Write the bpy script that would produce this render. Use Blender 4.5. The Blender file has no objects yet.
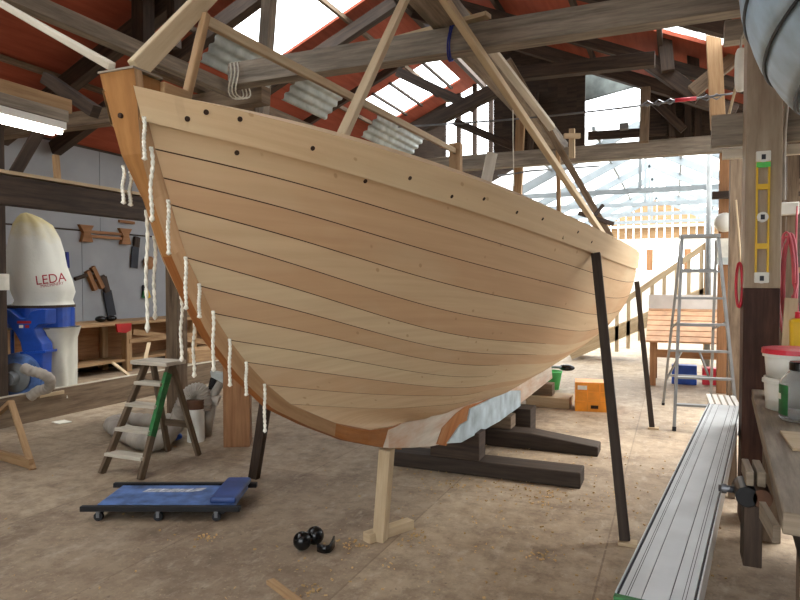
import bpy, bmesh, math, random
import numpy as np
from mathutils import Vector, Matrix
random.seed(7)
SC = bpy.context.scene
COL = SC.collection
V = Vector
# ------------------------------------------------------------------ camera
TH = math.radians(23.2); FPX = 640.0; PITCH = math.atan(18/640.0); EYE = V((0, 0, 1.6))
FWD = V((-math.sin(TH)*math.cos(PITCH), math.cos(TH)*math.cos(PITCH), -math.sin(PITCH)))
RGT = V((math.cos(TH), math.sin(TH), 0)); UPV = RGT.cross(FWD)
cam = bpy.data.cameras.new('camera'); cam.sensor_width = 36; cam.lens = FPX/800*36; cam.clip_end = 200; cam.clip_start = .05
camo = bpy.data.objects.new('camera', cam); COL.objects.link(camo)
camo.location = EYE
camo.rotation_euler = Matrix((RGT, UPV, -FWD)).transposed().to_euler()
SC.camera = camo
def ray(px, py): return FWD + RGT*((px-400)/FPX) + UPV*((300-py)/FPX)
def AX(px, py, X): q = ray(px, py); return EYE + q*(X/q.x)
def AY(px, py, Y): q = ray(px, py); return EYE + q*(Y/q.y)
def G(px, py, z=0): q = ray(px, py); return EYE + q*((z-EYE.z)/q.z)
def D(px, py, d): return EYE + ray(px, py)*d
def proj(p):
    p = V(p)-EYE; d = p.dot(FWD); return (400+FPX*p.dot(RGT)/d, 300-FPX*p.dot(UPV)/d)

# ------------------------------------------------------------------ materials
def lin(c):
    return tuple(((x/255)/12.92 if x/255 <= .04045 else ((x/255+.055)/1.055)**2.4) for x in c)+(1,)
def newmat(name):
    m = bpy.data.materials.new(name); m.use_nodes = True
    nt = m.node_tree; b = nt.nodes['Principled BSDF']; return m, nt, b
def N(nt, t, **k):
    n = nt.nodes.new(t)
    for a, v in k.items():
        if a in n.inputs: n.inputs[a].default_value = v
        else: setattr(n, a, v)
    return n
def ramp(nt, fac, stops):
    r = nt.nodes.new('ShaderNodeValToRGB'); e = r.color_ramp.elements
    while len(e) < len(stops): e.new(.5)
    for i, (p, c) in enumerate(stops): e[i].position = p; e[i].color = c
    nt.links.new(fac, r.inputs[0]); return r.outputs[0]
def mixc(nt, fac, a, b, mode='MIX'):
    m = nt.nodes.new('ShaderNodeMix'); m.data_type = 'RGBA'; m.blend_type = mode
    for s, v in ((m.inputs[0], fac), (m.inputs[6], a), (m.inputs[7], b)):
        if isinstance(v, (int, float, tuple)): s.default_value = v
        else: nt.links.new(v, s)
    return m.outputs[2]
def mapped(nt, kind, scale, rnd=True):
    tc = nt.nodes.new('ShaderNodeTexCoord'); mp = nt.nodes.new('ShaderNodeMapping')
    mp.inputs['Scale'].default_value = scale
    nt.links.new(tc.outputs[kind], mp.inputs[0])
    if rnd:
        oi = nt.nodes.new('ShaderNodeObjectInfo'); mm = nt.nodes.new('ShaderNodeMath'); mm.operation = 'MULTIPLY'; mm.inputs[1].default_value = 37
        nt.links.new(oi.outputs['Random'], mm.inputs[0]); nt.links.new(mm.outputs[0], mp.inputs['Location'])
    return mp.outputs[0]
MAT = {}
def wood(name, dark, light, rough=.72, stretch=(1.3, 16, 1), blot=None, blotamt=.5, bump=.15, kind='UV'):
    m, nt, b = newmat(name)
    n1 = N(nt, 'ShaderNodeTexNoise', Scale=1.6, Detail=6., Roughness=.65)
    nt.links.new(mapped(nt, kind, stretch), n1.inputs[0])
    c = ramp(nt, n1.outputs[0], [(.32, lin(dark)), (.68, lin(light))])
    n2 = N(nt, 'ShaderNodeTexNoise', Scale=1.2, Detail=5., Roughness=.6)
    nt.links.new(mapped(nt, kind, (1, 3, 1)), n2.inputs[0])
    bl = lin(blot if blot else tuple(x*.72 for x in dark))
    f = ramp(nt, n2.outputs[0], [(.45, (0, 0, 0, 1)), (.75, (blotamt,)*3+(1,))])
    c = mixc(nt, f, c, bl)
    nt.links.new(c, b.inputs['Base Color']); b.inputs['Roughness'].default_value = rough
    b.inputs['Specular IOR Level'].default_value = .3
    if bump:
        bp = N(nt, 'ShaderNodeBump', Strength=bump, Distance=.004); nt.links.new(n1.outputs[0], bp.inputs['Height']); nt.links.new(bp.outputs[0], b.inputs['Normal'])
    MAT[name] = m; return m
def plain(name, col, rough=.5, metal=0, var=.12, scale=6, spec=.4, trans=0, bump=0):
    m, nt, b = newmat(name)
    n = N(nt, 'ShaderNodeTexNoise', Scale=float(scale), Detail=5.)
    nt.links.new(mapped(nt, 'Object', (1, 1, 1)), n.inputs[0])
    c = ramp(nt, n.outputs[0], [(.3, lin(tuple(x*(1-var) for x in col))), (.7, lin(tuple(min(255, x*(1+var*.6)) for x in col)))])
    nt.links.new(c, b.inputs['Base Color']); b.inputs['Roughness'].default_value = rough; b.inputs['Metallic'].default_value = metal
    b.inputs['Specular IOR Level'].default_value = spec
    if trans: b.inputs['Transmission Weight'].default_value = trans
    if bump:
        bp = N(nt, 'ShaderNodeBump', Strength=bump, Distance=.01); nt.links.new(n.outputs[0], bp.inputs['Height']); nt.links.new(bp.outputs[0], b.inputs['Normal'])
    MAT[name] = m; return m

wood('grey_timber', (108, 99, 88), (162, 150, 134), blot=(70, 62, 54))
wood('brown_grey_timber', (92, 76, 60), (140, 120, 98), blot=(64, 48, 36))
wood('dark_timber', (48, 38, 31), (82, 66, 54), blot=(30, 24, 20))
wood('black_timber', (44, 35, 29), (70, 58, 48), blot=(36, 29, 24))
wood('pale_timber', (176, 154, 122), (202, 182, 150), blot=(150, 126, 96), blotamt=.35)
wood('honey_timber', (144, 112, 78), (180, 148, 110), blot=(116, 84, 56), blotamt=.4)
wood('orange_timber', (132, 92, 60), (164, 120, 82), blot=(104, 70, 44), blotamt=.4)
wood('white_timber', (186, 176, 158), (214, 206, 190), blot=(150, 138, 120), blotamt=.4)
wood('stem_timber', (136, 93, 50), (164, 117, 68), blot=(112, 74, 40), blotamt=.4, stretch=(1.2, 10, 1))
wood('stem_side_timber', (156, 122, 88), (182, 148, 112), blot=(138, 104, 72), blotamt=.3, stretch=(1.2, 10, 1))
wood('stem_edge_timber', (122, 70, 28), (150, 94, 46), blot=(90, 54, 26), blotamt=.4)
wood('keel_timber', (188, 176, 158), (212, 202, 186), blot=(176, 112, 52), blotamt=.85)
wood('forefoot_timber', (140, 82, 32), (172, 110, 54), blot=(186, 160, 126), blotamt=.25)
wood('ladder_stile', (72, 58, 45), (112, 94, 74), blot=(150, 140, 122), blotamt=.35)
wood('bench_timber', (112, 98, 82), (160, 146, 126), blot=(76, 62, 50), blotamt=.6)
wood('worn_ladder_timber', (168, 158, 140), (206, 198, 182), blot=(190, 184, 172), blotamt=.6)
wood('post_timber', (146, 128, 108), (184, 168, 146), blot=(104, 70, 52), blotamt=.55, stretch=(.9, 9, 1))
wood('stained_timber', (58, 36, 30), (92, 62, 50), blot=(28, 20, 18), blotamt=.9)
wood('red_boards', (140, 66, 46), (168, 86, 62), blot=(130, 56, 38), blotamt=.5, stretch=(.5, 6, 1), rough=.8)
wood('dark_boards', (50, 40, 33), (78, 64, 52), blot=(34, 27, 23), blotamt=.6)
plain('blue_paint', (28, 74, 168), .4, var=.15)
plain('worn_blue_paint', (84, 114, 168), .5, var=.3, scale=9)
plain('navy_vinyl', (54, 80, 140), .45, var=.2)
plain('black_metal', (26, 26, 28), .45, .3, var=.2)
plain('black_plastic', (18, 18, 19), .25, var=.2)
plain('black_rubber', (30, 30, 32), .8)
plain('grey_plastic', (120, 122, 122), .5)
plain('hose_grey', (168, 160, 148), .7, var=.15)
plain('bag_cloth', (212, 211, 198), .9, var=.1, scale=2.5, bump=.3)
def mk_bag():
    m, nt, b = newmat('bag_upper'); tc = N(nt, 'ShaderNodeTexCoord'); sx = N(nt, 'ShaderNodeSeparateXYZ'); nt.links.new(tc.outputs['Object'], sx.inputs[0])
    n = N(nt, 'ShaderNodeTexNoise', Scale=6., Detail=5.); nt.links.new(tc.outputs['Object'], n.inputs[0])
    a = N(nt, 'ShaderNodeMath', operation='MULTIPLY_ADD'); a.inputs[1].default_value = .35; nt.links.new(n.outputs[0], a.inputs[0]); nt.links.new(sx.outputs[2], a.inputs[2])
    mr = N(nt, 'ShaderNodeMapRange'); mr.inputs[1].default_value = 2.28; mr.inputs[2].default_value = 2.52; nt.links.new(a.outputs[0], mr.inputs[0])
    c = mixc(nt, mr.outputs[0], lin((214, 213, 202)), lin((204, 190, 140))); nt.links.new(c, b.inputs['Base Color']); b.inputs['Roughness'].default_value = .9
    bp = N(nt, 'ShaderNodeBump', Strength=.35, Distance=.02); nt.links.new(n.outputs[0], bp.inputs['Height']); nt.links.new(bp.outputs[0], b.inputs['Normal']); MAT['bag_upper'] = m
plain('red_ink', (150, 30, 44), .7, var=.05)
plain('white_mark', (196, 200, 206), .7, var=.25, scale=30)
plain('cotton', (224, 220, 206), .95, var=.1, scale=40)
plain('aluminium', (200, 204, 206), .4, .35, var=.08, scale=3)
plain('aluminium_dull', (140, 142, 142), .5, .4, var=.1)
plain('dark_slot', (52, 54, 60), .6, .3)
plain('green_paint', (44, 104, 56), .55, var=.25, scale=14)
plain('green_plastic', (90, 200, 110), .45)
plain('orange_plastic', (234, 150, 38), .45, var=.12)
plain('yellow_paint', (222, 178, 24), .4, var=.08)
plain('lime_paint', (90, 200, 90), .4)
plain('white_plastic', (226, 224, 214), .45, var=.05)
plain('red_plastic', (190, 40, 56), .4)
plain('pink_hose', (190, 86, 96), .5)
plain('blue_cord', (40, 50, 130), .7)
plain('steel', (120, 122, 126), .4, .8)
plain('rusty_steel', (104, 74, 56), .7, .4, var=.3)
plain('lead', (172, 186, 190), .65, .0, var=.16, scale=7, bump=.2)
plain('white_board', (152, 154, 156), .7, var=.05, scale=2)
plain('pale_paper', (226, 222, 208), .8)
plain('galvanised', (182, 188, 184), .5, .1, var=.15)
plain('dinghy_paint', (166, 188, 204), .5, var=.16, scale=5)
plain('dinghy_seam', (44, 52, 60), .6)
plain('shavings', (196, 162, 112), .85, var=.2)
plain('red_fixture', (170, 34, 34), .45)
plain('cardboard', (176, 136, 92), .85)
plain('dark_seam', (70, 42, 22), .9)
plain('dark_hole', (52, 34, 22), .9)
plain('ply_deck', (206, 160, 122), .7)
plain('concrete_grey', (160, 156, 148), .85)
plain('shaded_zinc', (84, 90, 86), .7, var=.2)  # dark tone puts the shade under the outside roof edge into the colour
plain('bay_grey', (142, 150, 155), .7, var=.05)
plain('shed_white', (224, 222, 216), .8, var=.05)

mk_bag()
def mk_floor():
    m, nt, b = newmat('dusty_floor'); tc = N(nt, 'ShaderNodeTexCoord')
    def noise(sc, det=6., rough=.65, stretch=(1, 1, 1)):
        n = N(nt, 'ShaderNodeTexNoise', Scale=float(sc), Detail=det, Roughness=rough)
        mp = N(nt, 'ShaderNodeMapping'); mp.inputs['Scale'].default_value = stretch
        nt.links.new(tc.outputs['Object'], mp.inputs[0]); nt.links.new(mp.outputs[0], n.inputs[0]); return n.outputs[0]
    c = ramp(nt, noise(.55), [(.3, lin((148, 130, 107))), (.7, lin((190, 172, 147)))])
    br = N(nt, 'ShaderNodeTexBrick', Scale=1.0); br.inputs['Brick Width'].default_value = 1.22; br.inputs['Row Height'].default_value = 2.44
    br.inputs['Mortar Size'].default_value = .006; br.inputs['Color1'].default_value = (1, .98, .95, 1); br.inputs['Color2'].default_value = (.62, .57, .54, 1); br.inputs['Mortar'].default_value = (.5, .45, .4, 1)
    br.inputs['Bias'].default_value = -.2; br.offset = .0
    mp = N(nt, 'ShaderNodeMapping'); mp.inputs['Location'].default_value = (.36, .3, 0)
    nt.links.new(tc.outputs['Object'], mp.inputs[0]); nt.links.new(mp.outputs[0], br.inputs[0])
    c = mixc(nt, .75, c, br.outputs[0], 'MULTIPLY')
    c = mixc(nt, ramp(nt, noise(2.2, 8., .7), [(.47, (0, 0, 0, 1)), (.68, (.75,)*3+(1,))]), c, lin((96, 78, 62)))
    c = mixc(nt, ramp(nt, noise(1.3, 8., .7, (1, .6, 1)), [(.52, (0, 0, 0, 1)), (.72, (.55,)*3+(1,))]), c, lin((186, 172, 152)))
    c = mixc(nt, ramp(nt, noise(38, 3., .6), [(.62, (0, 0, 0, 1)), (.7, (.6,)*3+(1,))]), c, lin((200, 178, 140)))
    c = mixc(nt, ramp(nt, noise(26, 3., .6), [(.64, (0, 0, 0, 1)), (.72, (.6,)*3+(1,))]), c, lin((78, 60, 46)))
    c = mixc(nt, ramp(nt, noise(7, 7., .75), [(.44, (0, 0, 0, 1)), (.64, (.6,)*3+(1,))]), c, lin((108, 88, 70)))
    c = mixc(nt, ramp(nt, noise(11, 7., .75, (1, .5, 1)), [(.53, (0, 0, 0, 1)), (.68, (.5,)*3+(1,))]), c, lin((192, 178, 158)))
    nt.links.new(c, b.inputs['Base Color'])
    r = N(nt, 'ShaderNodeMapRange'); r.inputs[3].default_value = .5; r.inputs[4].default_value = .85
    nt.links.new(noise(1.1), r.inputs[0]); nt.links.new(r.outputs[0], b.inputs['Roughness'])
    bp = N(nt, 'ShaderNodeBump', Strength=.25, Distance=.006); nt.links.new(noise(30, 5.), bp.inputs['Height']); nt.links.new(bp.outputs[0], b.inputs['Normal'])
    MAT['dusty_floor'] = m
mk_floor()
def mk_hull():
    m, nt, b = newmat('hull_planking')
    at = N(nt, 'ShaderNodeAttribute'); at.attribute_name = 'tint'
    uv = N(nt, 'ShaderNodeTexCoord')
    def mp(s):
        p = N(nt, 'ShaderNodeMapping'); p.inputs['Scale'].default_value = s; nt.links.new(uv.outputs['UV'], p.inputs[0]); return p.outputs[0]
    base = ramp(nt, at.outputs['Fac'], [(0, lin((198, 158, 120))), (.5, lin((208, 178, 140))), (1, lin((217, 197, 160)))])
    n1 = N(nt, 'ShaderNodeTexNoise', Scale=1.5, Detail=6., Roughness=.6); nt.links.new(mp((.7, 13, 1)), n1.inputs[0])
    c = mixc(nt, ramp(nt, n1.outputs[0], [(.35, (.3,)*3+(1,)), (.65, (0, 0, 0, 1))]), base, lin((172, 134, 98)))
    n2 = N(nt, 'ShaderNodeTexNoise', Scale=1.2, Detail=4.); nt.links.new(mp((.8, 1.6, 1)), n2.inputs[0])
    c = mixc(nt, ramp(nt, n2.outputs[0], [(.5, (0, 0, 0, 1)), (.75, (.4,)*3+(1,))]), c, lin((214, 200, 166)))
    vo = N(nt, 'ShaderNodeTexVoronoi', Scale=6.5); nt.links.new(mp((1, 1, 1)), vo.inputs[0])
    d = ramp(nt, vo.outputs['Distance'], [(.06, (.55,)*3+(1,)), (.1, (0, 0, 0, 1))])
    c = mixc(nt, d, c, lin((160, 122, 82)))
    nt.links.new(c, b.inputs['Base Color']); b.inputs['Roughness'].default_value = .6; b.inputs['Specular IOR Level'].default_value = .3
    MAT['hull_planking'] = m
mk_hull()
def mk_emit(name, col, s):
    m, nt, b = newmat(name); b.inputs['Emission Color'].default_value = col; b.inputs['Emission Strength'].default_value = s; MAT[name] = m
mk_emit('lamp_tube', (1, .95, .86, 1), 13.)
def mk_sheet(name, tint, tr):
    m = bpy.data.materials.new(name); m.use_nodes = True; nt = m.node_tree; nt.nodes.clear()
    o = N(nt, 'ShaderNodeOutputMaterial'); a = N(nt, 'ShaderNodeBsdfTransparent', Color=tint); t = N(nt, 'ShaderNodeBsdfTranslucent', Color=tint)
    x = N(nt, 'ShaderNodeMixShader', Fac=tr); nt.links.new(t.outputs[0], x.inputs[1]); nt.links.new(a.outputs[0], x.inputs[2]); nt.links.new(x.outputs[0], o.inputs[0]); MAT[name] = m
mk_sheet('clear_sheet', (.95, .97, .97, 1), .75)
mk_sheet('opal_sheet', (.66, .68, .68, 1), .10)
m, nt, b = newmat('clear_plastic'); b.inputs['Base Color'].default_value = (.95, .97, .97, 1); b.inputs['Roughness'].default_value = .12; b.inputs['Transmission Weight'].default_value = .85; b.inputs['IOR'].default_value = 1.15; MAT['clear_plastic'] = m

# ------------------------------------------------------------------ mesh builder
class MB:
    def __init__(s): s.v = []; s.f = []; s.uv = []; s.mi = []; s.tint = []; s.mat = 0
    def face(s, idx, uv): s.f.append(tuple(idx)); s.uv.append(uv); s.mi.append(s.mat)
    def bar(s, p0, p1, w, h, up=(0, 0, 1)):
        """box along p0-p1, w across, h in the 'up' direction"""
        p0, p1 = V(p0), V(p1); x = (p1-p0); L = x.length; x.normalize(); up = V(up)
        if abs(x.dot(up)) > .99: up = V((0, 1, 0)) if abs(x.y) < .9 else V((1, 0, 0))
        y = up.cross(x).normalized(); z = x.cross(y)
        o = random.random()*50; i = len(s.v)
        for a in (p0, p1):
            for sy, sz in ((-1, -1), (1, -1), (1, 1), (-1, 1)): s.v.append(a+y*(sy*w/2)+z*(sz*h/2))
        for k in range(4):
            k2 = (k+1) % 4; ww = w if k % 2 == 0 else h; o2 = o+k*1.7
            s.face((i+k, i+4+k, i+4+k2, i+k2), [(o, o2), (o+L, o2), (o+L, o2+ww), (o, o2+ww)])
        s.face((i, i+1, i+2, i+3), [(o, o), (o+.03, o), (o+.03, o+h), (o, o+h)]); s.face((i+7, i+6, i+5, i+4), [(o, o), (o+.03, o), (o+.03, o+h), (o, o+h)])
        return s
    def box(s, x0, x1, y0, y1, z0, z1):
        dx, dy, dz = x1-x0, y1-y0, z1-z0; cx, cy, cz = (x0+x1)/2, (y0+y1)/2, (z0+z1)/2
        if dx >= dy and dx >= dz: return s.bar((x0, cy, cz), (x1, cy, cz), dy, dz)
        if dy >= dz: return s.bar((cx, y0, cz), (cx, y1, cz), dx, dz)
        return s.bar((cx, cy, z0), (cx, cy, z1), dx, dy, (0, 1, 0))
    def tube(s, pts, r, n=10, caps=True):
        pts = [V(p) for p in pts]; m = len(pts); rr = r if isinstance(r, (list, tuple)) else [r]*m
        i0 = len(s.v); nrm = None; L = 0
        for k, p in enumerate(pts):
            t = (pts[min(k+1, m-1)]-pts[max(k-1, 0)]).normalized()
            if nrm is None: nrm = t.orthogonal().normalized()
            nrm = (nrm-t*nrm.dot(t)).normalized(); bi = t.cross(nrm)
            for a in range(n):
                an = 2*math.pi*a/n; s.v.append(p+nrm*(rr[k]*math.cos(an))+bi*(rr[k]*math.sin(an)))
        for k in range(m-1):
            l = (pts[k+1]-pts[k]).length
            for a in range(n):
                b = (a+1) % n; q = i0+k*n
                s.face((q+a, q+b, q+n+b, q+n+a), [(L, a/n), (L, (a+1)/n), (L+l, (a+1)/n), (L+l, a/n)])
            L += l
        if caps:
            s.face(tuple(i0+a for a in range(n-1, -1, -1)), [(0, 0)]*n); s.face(tuple(i0+(m-1)*n+a for a in range(n)), [(0, 0)]*n)
        return s
    def cyl(s, p0, p1, r0, r1=None, n=16): return s.tube([p0, p1], [r0, r0 if r1 is None else r1], n)
    def lathe(s, prof, c, n=24, axis=(0, 0, 1)):
        ax = V(axis).normalized(); e1 = ax.orthogonal().normalized(); e2 = ax.cross(e1); c = V(c); i0 = len(s.v); m = len(prof)
        for r, z in prof:
            for a in range(n):
                an = 2*math.pi*a/n; s.v.append(c+ax*z+e1*(r*math.cos(an))+e2*(r*math.sin(an)))
        for k in range(m-1):
            for a in range(n):
                b = (a+1) % n; q = i0+k*n
                s.face((q+a, q+b, q+n+b, q+n+a), [(a/n, k/m), ((a+1)/n, k/m), ((a+1)/n, (k+1)/m), (a/n, (k+1)/m)])
        if prof[0][0] > 1e-4: s.face(tuple(i0+a for a in range(n-1, -1, -1)), [(0, 0)]*n)
        if prof[-1][0] > 1e-4: s.face(tuple(i0+(m-1)*n+a for a in range(n)), [(0, 0)]*n)
        return s
    def ell(s, c, rx, ry, rz, n=20, m=12):
        i0 = len(s.v); c = V(c)
        for k in range(m+1):
            t = math.pi*k/m
            for a in range(n):
                an = 2*math.pi*a/n; s.v.append(c+V((rx*math.sin(t)*math.cos(an), ry*math.sin(t)*math.sin(an), -rz*math.cos(t))))
        for k in range(m):
            for a in range(n):
                b = (a+1) % n; q = i0+k*n; s.face((q+a, q+b, q+n+b, q+n+a), [(0, 0)]*4)
        return s
    def prism(s, poly, off):
        """poly: list of 3D points, extruded by off"""
        n = len(poly); i = len(s.v); off = V(off)
        P = [V(p) for p in poly]; s.v += P+[p+off for p in P]; o = random.random()*30
        e = (P[1]-P[0]).normalized(); nn = off.normalized(); f2 = nn.cross(e)
        uv = [(o+(p-P[0]).dot(e), o+(p-P[0]).dot(f2)) for p in P]
        s.face(tuple(range(i+n-1, i-1, -1)), uv[::-1]); s.face(tuple(range(i+n, i+2*n)), uv)
        for k in range(n):
            k2 = (k+1) % n; l = (P[k2]-P[k]).length
            s.face((i+k, i+k2, i+n+k2, i+n+k), [(o, o), (o+l, o), (o+l, o+off.length), (o, o+off.length)])
        return s
    def grid(s, rows, uvs=None, flip=False, closed=False):
        i = len(s.v); R = len(rows); Cn = len(rows[0])
        for r in rows: s.v += [V(p) for p in r]
        for a in range(R-1):
            for b in range(Cn if closed else Cn-1):
                b2 = (b+1) % Cn
                q = (i+a*Cn+b, i+a*Cn+b2, i+(a+1)*Cn+b2, i+(a+1)*Cn+b)
                u = [(0, 0)]*4 if uvs is None else [uvs[a][b], uvs[a][b2], uvs[a+1][b2], uvs[a+1][b]]
                if flip: q = q[::-1]; u = u[::-1]
                s.face(q, u)
        return s
    def build(s, name, mat, parent=None, smooth=False, bevel=0, local=False, origin=None):
        vs = s.v; mw = Matrix.Identity(4)
        if parent is not None:
            if not local: inv = ROOT[parent].inverted(); vs = [inv @ p for p in vs]
        else:
            if origin is None:
                xs = [p.x for p in vs]; ys = [p.y for p in vs]; zs = [p.z for p in vs]; origin = V(((min(xs)+max(xs))/2, (min(ys)+max(ys))/2, min(zs)))
            vs = [p-V(origin) for p in vs]
        me = bpy.data.meshes.new(name); me.from_pydata([tuple(p) for p in vs], [], s.f)
        uvl = me.uv_layers.new(name='UVMap'); k = 0
        flat = [c for u in s.uv for p in u for c in p]
        uvl.data.foreach_set('uv', flat)
        for mm in (mat if isinstance(mat, (list, tuple)) else [mat]): me.materials.append(MAT[mm])
        if any(s.mi): me.polygons.foreach_set('material_index', s.mi)
        if s.tint:
            a = me.attributes.new('tint', 'FLOAT', 'FACE'); a.data.foreach_set('value', s.tint)
        if smooth: me.polygons.foreach_set('use_smooth', [True]*len(s.f))
        b2 = bmesh.new(); b2.from_mesh(me); bmesh.ops.recalc_face_normals(b2, faces=b2.faces); b2.to_mesh(me); b2.free()
        me.update()
        o = bpy.data.objects.new(name, me); COL.objects.link(o)
        if parent is not None: o.parent = parent; ROOT[o] = ROOT[parent]
        else: o.location = origin; ROOT[o] = Matrix.Translation(V(origin))
        if bevel:
            bm = o.modifiers.new('bevel', 'BEVEL'); bm.width = bevel; bm.segments = 2; bm.limit_method = 'ANGLE'; bm.angle_limit = .7
        return o
ROOT = {}
def tag(o, label, cat, group=None, kind=None):
    o['label'] = label; o['category'] = cat
    if group: o['group'] = group
    if kind: o['kind'] = kind
    return o
def struct(o, label=None, cat=None):
    o['kind'] = 'structure'
    if label: o['label'] = label
    if cat: o['category'] = cat
    return o
def thing(name, label, cat, loc=(0, 0, 0), rz=0, group=None):
    o = bpy.data.objects.new(name, None); COL.objects.link(o); o.location = loc; o.rotation_euler = (0, 0, rz); o.empty_display_size = .1
    ROOT[o] = Matrix.Translation(V(loc)) @ Matrix.Rotation(rz, 4, 'Z'); tag(o, label, cat, group); return o
def timber(name, label, cat, p0, p1, w, h, mat, group=None, up=(0, 0, 1), bevel=.005, struc=False):
    o = MB().bar(p0, p1, w, h, up).build(name, mat, bevel=bevel); tag(o, label, cat, group)
    if struc: o['kind'] = 'structure'
    return o
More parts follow.
